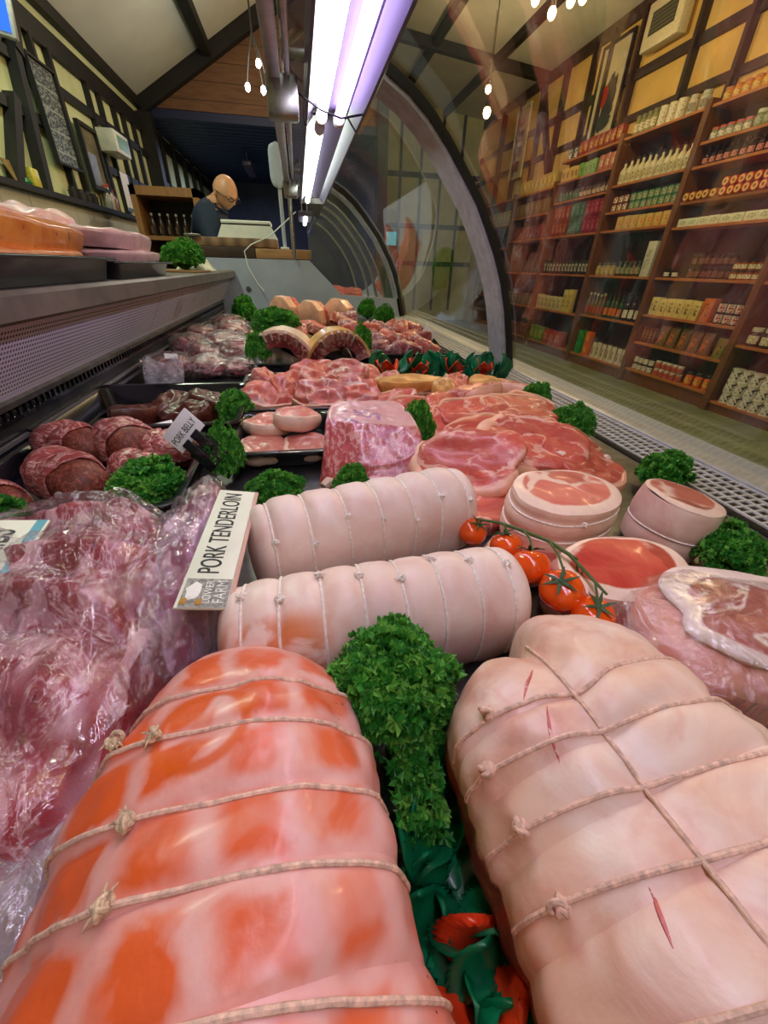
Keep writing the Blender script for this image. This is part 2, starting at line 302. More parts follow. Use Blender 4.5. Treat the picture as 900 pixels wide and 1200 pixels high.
# ------------------------------------------------------------------ mesh helpers
class MB:
    def __init__(s): s.v = []; s.f = []; s.mi = []; s.at = []; s.cur = 0
    def add(s, vs, fs, at=None):
        o = len(s.v); s.v += [tuple(p) for p in vs]; s.f += [tuple(i + o for i in f) for f in fs]; s.mi += [s.cur] * len(fs)
        s.at += list(at) if at is not None else [0.0] * len(vs)
        return s
    def box(s, lo, hi, bev=0.0):
        bm = bmesh.new(); bmesh.ops.create_cube(bm, size=1.0)
        for v in bm.verts: v.co = Vector([lo[i] + (v.co[i] + .5) * (hi[i] - lo[i]) for i in range(3)])
        if bev: bmesh.ops.bevel(bm, geom=bm.edges[:], offset=bev, segments=2, affect='EDGES', profile=.5)
        bm.verts.index_update(); s.add([v.co.copy() for v in bm.verts], [[v.index for v in f.verts] for f in bm.faces]); bm.free(); return s
    def bar(s, a, b, w, h, up=(0, 0, 1), bev=0.0):
        a, b = Vector(a), Vector(b); d = b - a; L = d.length; d.normalize(); u = Vector(up)
        if abs(d.dot(u)) > .98: u = Vector((1, 0, 0))
        r = d.cross(u).normalized(); u = r.cross(d)
        m = MB(); m.box((-w / 2, 0, -h / 2), (w / 2, L, h / 2), bev)
        s.add([a + r * p[0] + d * p[1] + u * p[2] for p in m.v], m.f); return s
    def tube(s, pts, r, n=8, closed=False, cap=True, flat=1.0):
        pts = [Vector(p) for p in pts]; N = len(pts); rs = r if isinstance(r, (list, tuple)) else [r] * N
        vs = []; up = None
        for i in range(N):
            a = pts[(i - 1) % N] if closed or i else pts[0]; b = pts[(i + 1) % N] if closed or i < N - 1 else pts[-1]
            d = b - a
            if d.length < 1e-9: d = Vector((0, 0, 1))
            d.normalize()
            if up is None: up = Vector((0, 0, 1)) if abs(d.z) < .9 else Vector((1, 0, 0))
            x = d.cross(up)
            if x.length < 1e-6: x = d.orthogonal()
            x.normalize(); up = x.cross(d).normalized()
            for k in range(n):
                t = 2 * PI * k / n; vs.append(pts[i] + x * (math.cos(t) * rs[i]) + up * (math.sin(t) * rs[i] * flat))
        fs = []
        for i in range(N if closed else N - 1):
            j = (i + 1) % N
            for k in range(n): fs.append((i * n + k, i * n + (k + 1) % n, j * n + (k + 1) % n, j * n + k))
        if cap and not closed: fs.append(tuple(range(n - 1, -1, -1))); fs.append(tuple((N - 1) * n + k for k in range(n)))
        return s.add(vs, fs)
    def lathe(s, prof, n=20, c=(0, 0, 0), sx=1.0, sy=1.0):
        vs = []; fs = []
        for (r, z) in prof:
            for k in range(n):
                t = 2 * PI * k / n; vs.append((c[0] + r * sx * math.cos(t), c[1] + r * sy * math.sin(t), c[2] + z))
        for i in range(len(prof) - 1):
            for k in range(n): fs.append((i * n + k, i * n + (k + 1) % n, (i + 1) * n + (k + 1) % n, (i + 1) * n + k))
        if prof[0][0] > 1e-5: fs.append(tuple(range(n - 1, -1, -1)))
        if prof[-1][0] > 1e-5: fs.append(tuple((len(prof) - 1) * n + k for k in range(n)))
        return s.add(vs, fs)
    def grid(s, nu, nv, fn, wrap_v=False, at=None):
        vs = []; fs = []; aa = []
        for i in range(nu):
            for j in range(nv):
                u, v = i / (nu - 1), (j / nv if wrap_v else j / (nv - 1)); vs.append(fn(u, v)); aa.append(at(u, v) if at else 0.0)
        for i in range(nu - 1):
            for j in range(nv if wrap_v else nv - 1):
                k = (j + 1) % nv; fs.append((i * nv + j, i * nv + k, (i + 1) * nv + k, (i + 1) * nv + j))
        return s.add(vs, fs, aa)
    def ball(s, c, r, nu=16, nv=20, fn=None):
        if not isinstance(r, (tuple, list)): r = (r, r, r)
        def P(u, v):
            a = PI * (u - .5); b = 2 * PI * v; d = Vector((math.cos(a) * math.cos(b), math.cos(a) * math.sin(b), math.sin(a))); k = fn(d) if fn else 1.0
            return (c[0] + d.x * r[0] * k, c[1] + d.y * r[1] * k, c[2] + d.z * r[2] * k)
        return s.grid(nu, nv, P, True)
    def prism(s, poly, a, b):
        """poly: list of 2-D points; a(p), b(p) give the two 3-D ends"""
        n = len(poly); vs = [a(p) for p in poly] + [b(p) for p in poly]
        return s.add(vs, [tuple(range(n)), tuple(range(2 * n - 1, n - 1, -1))] + [(i, i + n, (i + 1) % n + n, (i + 1) % n) for i in range(n)])
    def mesh(s, name, mats, smooth=True, angle=40, attr=None, fix=True):
        me = bpy.data.meshes.new(name); me.from_pydata(s.v, [], s.f)
        for m in (mats if isinstance(mats, (list, tuple)) else [mats]): me.materials.append(m)
        if any(s.mi): me.polygons.foreach_set('material_index', s.mi)
        if attr:
            a = me.attributes.new(attr, 'FLOAT', 'POINT'); a.data.foreach_set('value', s.at)
        if fix:
            bm = bmesh.new(); bm.from_mesh(me); bmesh.ops.remove_doubles(bm, verts=bm.verts, dist=1e-6); bmesh.ops.recalc_face_normals(bm, faces=bm.faces); bm.to_mesh(me); bm.free()
        if smooth:
            me.polygons.foreach_set('use_smooth', [True] * len(me.polygons)); me.set_sharp_from_angle(angle=math.radians(angle))
        me.update(); return me
    def build(s, name, mats, parent=None, world=False, **k):
        """world=True: the vertices were given in room coordinates, the object is moved to the parent's frame"""
        if world and parent is not None:
            d = parent.location; s.v = [(p[0] - d.x, p[1] - d.y, p[2] - d.z) for p in s.v]
        return link(name, s.mesh(name, mats, **k), parent)

def link(name, me, parent=None, loc=(0, 0, 0), rot=(0, 0, 0)):
    o = bpy.data.objects.new(name, me); COL.objects.link(o); o.location = loc; o.rotation_euler = rot
    if parent is not None: o.parent = parent
    return o
def tag(o, label, cat, group=None, kind=None):
    o['label'] = label; o['category'] = cat
    if group: o['group'] = group
    if kind: o['kind'] = kind
    return o
def thing(name, label, cat, loc=(0, 0, 0), rot=(0, 0, 0), group=None):
    o = bpy.data.objects.new(name, None); COL.objects.link(o); o.empty_display_size = .05
    o.location = loc; o.rotation_euler = rot; tag(o, label, cat, group); return o
def solo(mb, name, mats, label, cat, origin, group=None, **k):
    """a thing that is one mesh; vertices in room coordinates, origin at its base"""
    mb.v = [(p[0] - origin[0], p[1] - origin[1], p[2] - origin[2]) for p in mb.v]
    o = link(name, mb.mesh(name, mats, **k), None, origin); return tag(o, label, cat, group)
def struct(o): o['kind'] = 'structure'; return o
def copy_tree(o, parent=None):
    c = o.copy(); COL.objects.link(c); c.parent = parent
    for ch in list(o.children): copy_tree(ch, c)
    return c
def fbm(p, s, o=0.0): return mnoise.fractal(Vector((p[0] * s + o, p[1] * s + o * 1.7, p[2] * s - o)), 1.0, 2.0, 4)
def nz(p, s, o=0.0): return mnoise.noise(Vector((p[0] * s + o, p[1] * s + o * 1.7, p[2] * s - o)))
def spow(x, p): return math.copysign(abs(x) ** p, x)
def text_mesh(name, s, size, mat, parent, mtx, sx=.72, ext=.0004, align='LEFT', weight=0.0):
    cu = bpy.data.curves.new(name, 'FONT'); cu.body = s; cu.size = size; cu.extrude = ext; cu.align_x = align; cu.offset = weight
    t = bpy.data.objects.new('t', cu); COL.objects.link(t); bpy.context.view_layer.update()
    me = bpy.data.meshes.new_from_object(t.evaluated_get(bpy.context.evaluated_depsgraph_get())); bpy.data.objects.remove(t)
    me.name = name; me.transform(Matrix.Diagonal((sx, 1, 1, 1))); me.transform(mtx); me.materials.clear(); me.materials.append(mat)
    return link(name, me, parent)
# ------------------------------------------------------------------ the room
def slab(name, lo, hi, mat):
    return struct(MB().box(lo, hi).build(name, mat, smooth=False))
slab('floor', (-1.8, -1.6, FLOOR - .08), (4.8, 12.2, FLOOR), M['floor'])
slab('wall_left', (-1.75, -1.6, FLOOR), (-1.6, 12.2, 1.50), M['cream_wall'])
slab('wall_right', (4.62, -1.6, FLOOR), (4.78, 12.2, 2.95), M['yellow_wall'])
w = MB().box((-1.75, 12.0, FLOOR), (4.78, 12.15, 3.3)); struct(w.build('wall_back', M['cream_wall'], smooth=False))
w = MB().box((-1.75, -1.75, FLOOR), (4.78, -1.6, 3.3)); struct(w.build('wall_front', M['cream_wall'], smooth=False))
RIDGE = (1.5, 3.28)
cl = MB()
def zl(x): return 1.50 + (x + 1.6) * (RIDGE[1] - 1.50) / (RIDGE[0] + 1.6)
def zr(x): return RIDGE[1] + (x - RIDGE[0]) * (2.95 - RIDGE[1]) / (4.65 - RIDGE[0])
cl.prism([(-1.75, zl(-1.75)), RIDGE, (4.78, zr(4.78)), (4.78, zr(4.78) + .1), (RIDGE[0], RIDGE[1] + .1), (-1.75, zl(-1.75) + .1)], lambda p: (p[0], -1.75, p[1]), lambda p: (p[0], 12.15, p[1]))
struct(cl.build('ceiling', M['white_ceiling'], smooth=False))

# gable with boarding above the dark back room
GY = 6.5
gb = MB(); gb.prism([(-1.6, 1.46), (1.15, 1.46), (1.15, 3.06), (-1.6, 1.50)], lambda p: (p[0], GY + .02, p[1]), lambda p: (p[0], GY + .10, p[1]))
struct(gb.build('wall_gable', M['gable_planks'], smooth=False))
lo = MB(); lo.box((-1.6, GY + .02, 1.38), (1.15, 12.0, 1.455)); struct(lo.build('ceiling_low', M['corrugated'], smooth=False))
slab('wall_partition', (1.10, GY + .10, FLOOR), (1.18, 12.0, 1.46), M['navy'])
slab('wall_far', (-1.6, 10.6, FLOOR), (1.10, 10.68, 1.38), M['navy'])

def beams(name, segs, mat, label_n=None):
    m = MB()
    for a, b, w, h in segs: m.bar(a, b, w, h)
    return struct(m.build(name, mat, smooth=False))
n = 0
def trim(segs, mat):
    global n
    n += 1; return beams('trim_%d' % n, segs, mat)
# left wall framing
X = -1.585
T = M['timber']
trim([((X + .01, -1.5, 1.455), (X + .01, 12, 1.455), .07, .08), ((X, -1.5, 1.275), (X, 12, 1.275), .04, .13)], T)
trim([((X, -1.5, 1.02), (X, 6.5, 1.02), .035, .055)], T)
trim([((X, -1.5, .76), (X, 4.0, .76), .035, .055), ((X, 4.9, .68), (X, 6.5, .68), .035, .055)], T)
for y in (2.2, 2.9, 4.10, 4.33, 4.92, 5.17, 5.50, 5.75, 6.05): trim([((X, y, .36), (X, y, 1.22), .035, .05)], T)
trim([((X + .01, 3.62, .34), (X + .01, 3.80, 1.08), .08, .06), ((X + .01, 3.80, 1.04), (X + .01, 3.94, 1.36), .10, .07)], T)
trim([((X + .012, 3.30, .36), (X + .012, 3.60, .80), .07, .06), ((X + .012, 3.82, 1.10), (X + .012, 3.1, 1.5), .07, .07), ((X + .012, 3.76, 1.2), (X + .012, 3.32, .80), .07, .07)], T)
trim([((X + .05, 6.4, -1.2), (X + .05, 6.4, 1.38), .14, .16)], T)
# framing of the back room's left wall
for y in (7.1, 7.7, 8.3, 8.9, 9.5): trim([((X, y, .1), (X, y, 1.36), .05, .08)], T)
trim([((X, 6.5, .82), (X, 10.6, .82), .05, .08), ((X, 6.5, .45), (X, 10.6, .45), .05, .08)], T)
# rafters and the gable's sloping beam
def rafter(y, x0, x1, f, w=.13, h=.13): trim([((x0, y, f(x0) - .07), (x1, y, f(x1) - .07), w, h)], T)
rafter(GY - .02, -1.6, 1.5, zl); rafter(GY - .02, 1.5, 4.6, zr)
rafter(4.1, -1.6, 1.5, zl); rafter(4.1, 1.5, 4.6, zr); rafter(2.0, -1.6, 1.5, zl); rafter(2.0, 1.5, 4.6, zr); rafter(9.2, 1.5, 4.6, zr)
trim([((-.78, -1.5, zl(-.78) - .05), (-.78, 6.5, zl(-.78) - .05), .10, .10), ((.45, -1.5, zl(.45) - .05), (.45, 6.5, zl(.45) - .05), .10, .10)], T)
trim([((2.5, -1.5, zr(2.5) - .05), (2.5, 12, zr(2.5) - .05), .10, .12), ((3.6, -1.5, zr(3.6) - .05), (3.6, 12, zr(3.6) - .05), .10, .12), ((1.5, -1.5, 3.2), (1.5, 12, 3.2), .12, .16)], T)
trim([((1.17, GY + .02, -1.25), (1.17, GY + .02, 3.0), .13, .13)], T)
# right wall framing
TB = M['timber_brown']; X = 4.60
trim([((X, -1.5, 2.86), (X, 12, 2.86), .06, .14), ((X, -1.5, 2.22), (X, 12, 2.22), .05, .10), ((X, -1.5, 1.78), (X, 12, 1.78), .05, .08)], TB)
for y in (2.0, 2.9, 3.7, 4.5, 5.05, 5.75, 6.75, 7.35, 7.75, 8.5, 9.2, 10.0, 10.8): trim([((X, y, -1.2), (X, y, 2.84), .05, .15)], TB)
trim([((X, 8.6, 1.5), (X, 9.3, 2.8), .05, .14)], TB)
# back wall framing (seen through the glass)
for x in (1.35, 1.75, 2.15, 2.6, 3.1, 3.6, 4.1): trim([((x, 11.98, -1.0), (x, 11.98, 3.0), .10, .05)], T)
trim([((1.2, 11.98, .9), (4.6, 11.98, .9), .05, .10), ((1.2, 11.98, 1.9), (4.6, 11.98, 1.9), .05, .10), ((1.2, 11.98, .1), (4.6, 11.98, .1), .05, .10)], T)
# white tiled strip behind the work counter
def tile_strip():
    m = MB(); y = 1.0
    while y < 6.3:
        m.box((-1.6, y + .003, -.30), (-1.575, y + .297, -.003 + .035)); m.box((-1.6, y + .003, .04), (-1.575, y + .297, .335)); y += .30
    return struct(m.build('wall_left_tiles', M['white_tile'], smooth=False))
tile_strip()
trim([((-1.56, 1.0, .352), (-1.56, 6.3, .352), .08, .03)], T)

# ------------------------------------------------------------------ the refrigerated display counter
case = thing('display_counter', 'long refrigerated butcher counter with curved glass front and steel posts', 'display counter', (0.1, 1.6, FLOOR))
Y0, Y1 = -1.05, 3.42
ARC = [(.800, -.33), (.778, -.235), (.750, -.13), (.717, -.036), (.679, .042), (.635, .114), (.590, .184), (.538, .244), (.478, .312), (.413, .375), (.350, .421), (.282, .457)]
def part(mb, name, mat, **k): return mb.build(name, mat, case, True, **k)
part(MB().box((-.585, Y0, -.375), (.80, Y1, -.345)), 'deck', M['steel_dark'], smooth=False)
part(MB().box((-.60, Y0, FLOOR), (.93, Y1, -.376)).box((-1.00, Y0, FLOOR), (-.601, Y1, -.12)), 'plinth', M['case_dark'], smooth=False)
# back ledge: a lipped steel shelf over a sloping perforated panel
m = MB(); m.prism([(-1.02, -.045), (-.448, -.045), (-.440, -.052), (-.440, -.086), (-.448, -.092), (-.475, -.092), (-.475, -.07), (-1.02, -.07)], lambda p: (p[0], Y0, p[1]), lambda p: (p[0], Y1, p[1]))
part(m, 'ledge', M['ledge'], smooth=False)
def pan(name, mat, poly, y0=Y0, y1=Y1):
    m = MB(); m.prism(poly, lambda p: (p[0], y0, p[1]), lambda p: (p[0], y1, p[1])); return part(m, name, mat, smooth=False)
for a, b in ((Y0, 1.690), (1.697, Y1)):
    pan('perforated_panel', M['perforated'], [(-.470, -.092), (-.550, -.226), (-.562, -.226), (-.482, -.092)], a, b)
pan('lower_rail', M['steel_dark'], [(-.547, -.226), (-.541, -.230), (-.541, -.240), (-.56, -.240), (-.56, -.226)])
m = MB(); y = Y0
while y < Y1 - .02:
    m.box((-.556, y, -.262), (-.549, y + .006, -.241)); y += .022
m.box((-.56, Y0, -.266), (-.547, Y1, -.258))
part(m, 'slotted_grille', M['black_plastic'], smooth=False)
pan('back_liner', M['case_dark'], [(-.552, -.266), (-.556, -.345), (-.585, -.345), (-.585, -.241), (-.566, -.241)])
m = MB()
for z in (-.295, -.315): m.bar((-.546, Y0, z), (-.546, Y1, z), .008, .006)
part(m, 'liner_rails', M['alu'], smooth=False)
# front air grille and rail
m = MB()
for x in (.700, .7245, .749, .7735, .798): m.box((x - .003, Y0, -.3375), (x + .003, Y1, -.3345))
y = Y0
while y < Y1: m.box((.700, y, -.3375), (.798, y + .0038, -.3347)); y += .0165
part(m, 'air_grille', M['white_grille'], smooth=False)
part(MB().box((.69, Y0, -.3455), (.80, Y1, -.3435)), 'grille_duct', M['black_matte'], smooth=False)
m = MB(); m.prism([(.803, -.37), (.803, -.331), (.812, -.327), (.842, -.327), (.85, -.331), (.862, -.333), (.862, -.37)], lambda p: (p[0], Y0, p[1]), lambda p: (p[0], Y1, p[1]))
part(m, 'front_rail', M['rail'], smooth=False)
part(MB().box((.862, Y0, -.42), (.93, Y1, -.338)), 'front_sill', M['panel_grey'], smooth=False)
# curved glass and its posts
POSTS = (-1.0, 1.562, 3.47)
def arc_off(d):
    out = []
    for i, p in enumerate(ARC):
        a = ARC[max(0, i - 1)]; b = ARC[min(len(ARC) - 1, i + 1)]; t = Vector((b[0] - a[0], b[1] - a[1])).normalized()
        out.append((p[0] + t.y * d, p[1] - t.x * d))
    return out
def strip(y0, y1, d0, d1):
    A, B = arc_off(d0), arc_off(d1); m = MB(); vs = []; fs = []
    k = len(A)
    for y in (y0, y1): vs += [(p[0], y, p[1]) for p in A] + [(p[0], y, p[1]) for p in B]
    for i in range(k - 1):
        fs += [(i, i + 1, 2 * k + i + 1, 2 * k + i), (k + i, 3 * k + i, 3 * k + i + 1, k + i + 1), (i, k + i, k + i + 1, i + 1), (2 * k + i, 2 * k + i + 1, 3 * k + i + 1, 3 * k + i)]
    fs += [(0, 2 * k, 3 * k, k), (k - 1, 2 * k - 1, 4 * k - 1, 3 * k - 1)]
    return m.add(vs, fs)
def sheet(y0, y1):
    A = arc_off(.004); m = MB(); k = len(A)
    return m.add([(p[0], y0, p[1]) for p in A] + [(p[0], y1, p[1]) for p in A], [(i, i + 1, k + i + 1, k + i) for i in range(k - 1)])
for a, b in ((POSTS[0], POSTS[1] - .012), (POSTS[1] + .012, POSTS[2])): part(sheet(a, b), 'glass_pane', M['glass'], fix=False)
for y in POSTS:
    o = part(strip(y - .050, y + .085, -.024, .002), 'glass_post', M['post'])
    s2 = strip(y - .058, y - .0502, -.012, .012); s2.build('seal', M['seal'], o, False)
    for ch in o.children:
        for v in ch.data.vertices: v.co -= case.location
# grey end panel with plank shelf and flat end glass
m = MB(); m.prism([(-.62, .028), (.09, .028), (.32, -.19), (.79, -.21), (.79, -.345), (-.62, -.345)], lambda p: (p[0], 3.42, p[1]), lambda p: (p[0], 3.45, p[1]))
ep = part(m, 'end_panel', M['panel_grey'], smooth=False)
b = MB().lathe([(.0, 0), (.018, 0), (.018, .004), (.0, .006)], 20); b.v = [(p[0] - .36 - .1, 3.42 - p[2] - 1.6, p[1] - .16 - FLOOR) for p in b.v]; b.build('round_vent', M['steel_dark'], ep)
m = MB(); poly = [(.09, .035), (.32, -.185), (.79, -.205)] + [(p[0] - .01, p[1]) for p in ARC[1:]] + [(.09, .455)]
m.add([(p[0], 3.435, p[1]) for p in poly], [tuple(range(len(poly)))])
part(m, 'end_glass', M['glass_far'], fix=False, smooth=False)
# top rail, brackets, flat top glass
m = MB(); m.box((-.030, -.4, .325), (-.004, 2.55, .365), .003).box((.004, -.4, .330), (.016, 2.55, .352), .002)
part(m, 'top_rail', M['alu'])
for y in (1.18, 2.40):
    m = MB(); m.box((-.035, y, .27), (.03, y + .06, .335), .006).box((.0, y + .02, .36), (.10, y + .04, .378), .003); part(m, 'rail_bracket', M['steel'])
m = MB(); m.add([(.0, -.4, .372), (.275, -.4, .452), (.275, 3.4, .452), (.0, 3.4, .372)], [(0, 1, 2, 3)]); part(m, 'top_glass', M['glass'], fix=False, smooth=False)
for y in (2.52, 3.40):
    m = MB(); m.tube([(-.01, y, .03), (-.01, y, .36)], .011, 10); part(m, 'rail_stanchion', M['steel'])

# fluorescent light hung under the top glass
lamp = thing('fluorescent_light', 'twin tube fluorescent light hung along the inside of the counter glass', 'light', (.122, 1.3, .365))
def lp(mb, name, mat, parent=lamp, **k): return mb.build(name, mat, lamp, True, **k)
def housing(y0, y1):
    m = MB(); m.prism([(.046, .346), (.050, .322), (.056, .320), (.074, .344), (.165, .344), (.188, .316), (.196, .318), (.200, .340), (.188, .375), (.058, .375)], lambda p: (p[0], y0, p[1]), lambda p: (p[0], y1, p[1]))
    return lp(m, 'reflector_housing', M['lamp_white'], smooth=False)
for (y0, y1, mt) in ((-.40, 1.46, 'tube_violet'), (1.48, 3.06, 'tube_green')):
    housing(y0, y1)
    for x in (.092, .138):
        if mt == 'tube_green' and x > .1: continue
        lp(MB().tube([(x, y0 + .04, .326), (x, y1 - .05, .326)], .0125, 14), 'tube', M['tube_lilac' if mt == 'tube_violet' and x > .1 else mt])
        for y in (y0 + .015, y1 - .05): lp(MB().tube([(x, y, .326), (x, y + .03, .326)], .0145, 12), 'lamp_holder', M['white_plastic'])
lp(MB().box((.05, 3.06, .318), (.196, 3.075, .375), .003), 'end_cap', M['white_plastic'])
lp(MB().tube([(-.01, 1.30, .36), (.03, 1.25, .325), (.08, 1.25, .300), (.13, 1.28, .296), (.19, 1.33, .318)], .0022, 6), 'power_cable', M['black_matte'])
# small second lamp further down
l2 = thing('strip_light', 'short glowing strip light hanging past the far end of the counter', 'light', (.09, 3.62, .30))
MB().box((-.05, -.02, .0), (.05, .5, .03), .004).build('housing', M['lamp_white'], l2); MB().tube([(0, 0, -.012), (0, .48, -.012)], .013, 10).build('tube', M['tube_green'], l2)
MB().tube([(-.02, .25, .03), (-.02, .25, .2)], .004, 6).tube([(.02, .25, .03), (.02, .25, .2)], .004, 6).build('hanger', M['steel'], l2)
# ------------------------------------------------------------------ rolled joints
class Loaf:
    def __init__(s, L, w, h, grooves=(), depth=.06, gw=.018, sharp=5.0, endp=.5, taper=(1, 1), seed=0., namp=.02, pw=.9, long_groove=None, bend=0.0, bulge=0.0, lobe=None):
        s.__dict__.update(locals())
    def prof(s, u):
        t = 2 * u - 1
        e = max(0.0, 1 - abs(t) ** s.sharp) ** s.endp
        tp = s.taper[0] + (s.taper[1] - s.taper[0]) * u
        return e * tp * (1 + s.bulge * (1 - t * t))
    def pt(s, u, th, off=0.0):
        t = 2 * u - 1; x = s.L / 2 * t; r = s.prof(u); c, sn = math.cos(th), math.sin(th)
        g = 0.0
        for q in s.grooves: g += s.depth * (.62 * math.exp(-((u - q) / s.gw) ** 2) + .38 * math.exp(-((u - q) / (s.gw * .32)) ** 2))
        top = .35 + .65 * max(0, sn)
        r *= 1 - g * top
        if s.long_groove is not None: r *= 1 - .055 * math.exp(-((th - s.long_groove) / .12) ** 2)
        d = Vector((x * 1.0, c * s.w, sn * s.h / 2))
        r *= 1 + s.namp * 2 * fbm((x, c * s.w, sn * s.h * .5), 14, s.seed) * (1 if s.prof(u) > .05 else 0)
        y = s.w * r * spow(c, s.pw); z = s.h * .5 * r * (spow(sn, s.pw) if sn > 0 else max(-1.0, sn * 1.5))
        if off:
            k = Vector((0, y / s.w ** 2, z / (s.h * .5) ** 2))
            if k.length > 1e-9: k.normalize(); y += k.y * off; z += k.z * off
        z += s.h * .5
        if s.lobe: x -= s.lobe(u, y)
        y += s.bend * (t * t)
        return Vector((x, y, z))
    def mesh(s, nu=150, nv=72):
        m = MB()
        def F(u, v): u = .5 * u + .5 * (.5 - .5 * math.cos(PI * u)); return s.pt(u, 2 * PI * v)
        m.grid(nu, nv, F, True); return m
    def ring(s, u, skew=0.0, r=.0013, th0=-.5, th1=PI + .5, n=60, off=None):
        off = r * .55 if off is None else off
        return MB().tube([s.pt(u + skew * math.cos(th0 + (th1 - th0) * i / n), th0 + (th1 - th0) * i / n, off) for i in range(n + 1)], r, 7)
def knot_mb(p, r, seed, up=Vector((0, 0, 1)), tails=True):
    rnd = random.Random(seed); m = MB(); p = Vector(p)
    for i in range(4):
        n_ = Vector((rnd.uniform(-1, 1), rnd.uniform(-1, 1), rnd.uniform(-.6, .6))).normalized(); x = n_.orthogonal().normalized(); y = n_.cross(x); c = p + Vector((rnd.uniform(-.35, .35) * r, rnd.uniform(-.35, .35) * r, r * rnd.uniform(.1, .5))); q = r * rnd.uniform(.40, .62)
        m.tube([c + x * (math.cos(2 * PI * k / 14) * q) + y * (math.sin(2 * PI * k / 14) * q) for k in range(14)], r * .24, 7, True)
    m.ball(tuple(p + Vector((0, 0, r * .2))), r * .5, 8, 12, lambda d: 1 + .2 * nz(d, 3, seed))
    if tails:
        for k in range(3):
            d = Vector((rnd.uniform(-1, 1), rnd.uniform(-1, 1), .1)).normalized(); m.tube([p + d * r * .3, p + d * r * .9 + up * r * .5, p + d * r * 1.5 + up * r * .15], [r * .16, r * .14, r * .05], 5)
    return m
DECK = -.345
# front smoked ham: axis local x -> world +Y
HAM_L, HAM_W = .40, .090
HAMY = .018
us = lambda y: .5 + (y - HAMY) / HAM_L
ham_l = Loaf(HAM_L, HAM_W, .152, [us(.157), us(.128), us(.092), us(.062), us(.028), us(-.01)], .05, .016, sharp=4.2, endp=.5, taper=(1.08, .84), seed=2.3, namp=.045, pw=.80)
ham = thing('rolled_ham', 'large orange tinged ham joint tied with string in the foreground', 'ham', (-.050, HAMY, DECK), (0, 0, PI / 2 + .07))
HAM_RING = (.113, .010, .140)
link('skin', ham_l.mesh(170, 96).mesh('skin', ham_mat()), ham)
for i, (y, sk) in enumerate(((.157, .012), (.128, .02), (.092, .018), (.062, .022), (.028, .03), (-.01, .03))):
    link('string', ham_l.ring(us(y), sk, .0013).mesh('string', M['string']), ham)
for i, (y, th) in enumerate(((.139, .85), (.131, 1.22), (.093, 1.20), (.064, 1.25))):
    p = ham_l.pt(us(y), th, .003); link('knot', knot_mb(p, .0048, 40 + i).mesh('knot', M['knot']), ham)
m = MB(); m.tube([ham_l.pt(us(y), -.32 + .12 * math.sin(y * 40), -.004) for y in [.14 - .01 * k for k in range(26)]], .010, 8); link('lean_edge', m.mesh('lean_edge', M['meat_red']), ham)

# big pale joint with a lengthwise string on the right
J_L, J_W, JY = .40, .098, .008
uj = lambda y: .5 + (y - JY) / J_L
def lobe(u, y):      # two swelling muscles at the far end
    k = max(0.0, (u - .60) / .40); return .030 * k * k * math.exp(-((y - .022) / .016) ** 2) + .024 * k * k / (1 + math.exp(-(y - .03) / .008))
jl = Loaf(J_L, J_W, .150, [uj(.122), uj(.093), uj(.064), uj(.034), uj(-.002)], .050, .016, sharp=4.2, endp=.5, taper=(.98, 1.0), seed=7.1, namp=.055, pw=.84, long_groove=1.30, lobe=lobe)
joint = thing('tied_pork_joint', 'large pale pork joint with a criss-cross of string at front right', 'pork joint', (.176, JY, DECK), (0, 0, PI / 2 + .10))
jm = jl.mesh(170, 96)
def skin_meat():
    g = G('pale_skin_over_red_meat'); v = g.coord(False); s = g.add('SeparateXYZ', None, {0: v})
    n = g.noise(v, 22, 6, .6, .8); n2 = g.noise(v, 34, 4, .6, 1.4); n3 = g.noise(v, 250, 2)
    v2 = g.add('VectorMath', {'operation': 'ADD'}, {0: v, 1: (3.1, 5.2, 1.7)}).outputs[0]
    nb = g.noise(v2, 13, 4, .55, .8)
    col = g.ramp(n, [(.3, rgb(244, 224, 208)), (.5, rgb(238, 204, 184)), (.68, rgb(228, 178, 156))])
    col = g.mix(g.math('MULTIPLY', g.step(nb, .54, .70), .55), col, rgb(212, 124, 106))
    col = g.mix(g.math('MULTIPLY', g.step(g.noise(v2, 8, 3), .55, .7), .35), col, rgb(222, 170, 116))
    lean = g.ramp(n2, [(.35, rgb(110, 34, 34)), (.6, rgb(160, 70, 60)), (.75, rgb(214, 170, 140))])
    z = g.math('ADD', s.outputs[2], g.math('MULTIPLY', g.math('SUBTRACT', n, .5), .05))
    low = g.math('SUBTRACT', 1.0, g.step(z, .070, .077))
    low = g.math('MULTIPLY', low, g.step(s.outputs[1], .0, .03))
    return g.done(g.bsdf(g.mix(low, col, lean), .38, 0, g.bump(g.math('ADD', n, g.math('MULTIPLY', n3, .16)), .4, .003), sss=.0, coat=.10, radius=(.006,)))
link('skin', jm.mesh('skin', skin_meat()), joint)
for y, sk in ((.122, .018), (.093, .03), (.064, .03), (.034, .035), (-.002, .035)):
    link('string', jl.ring(uj(y), sk, .0013, .1, PI - .25).mesh('string', M['string']), joint)
m = MB(); m.tube([jl.pt(.5 + .47 * math.cos(PI * (1 - k / 60.0)), 1.30, .0009) for k in range(61)], .0013, 7); link('string', m.mesh('string', M['string']), joint)
for i, (y, th) in enumerate(((.126, .72), (.094, .52), (.064, .50), (.034, .56))):
    p = jl.pt(uj(y) + (.018 if i == 0 else .03) * math.cos(th), th, .002); link('knot', knot_mb(p, .0056, 60 + i, tails=False).mesh('knot', M['string']), joint)
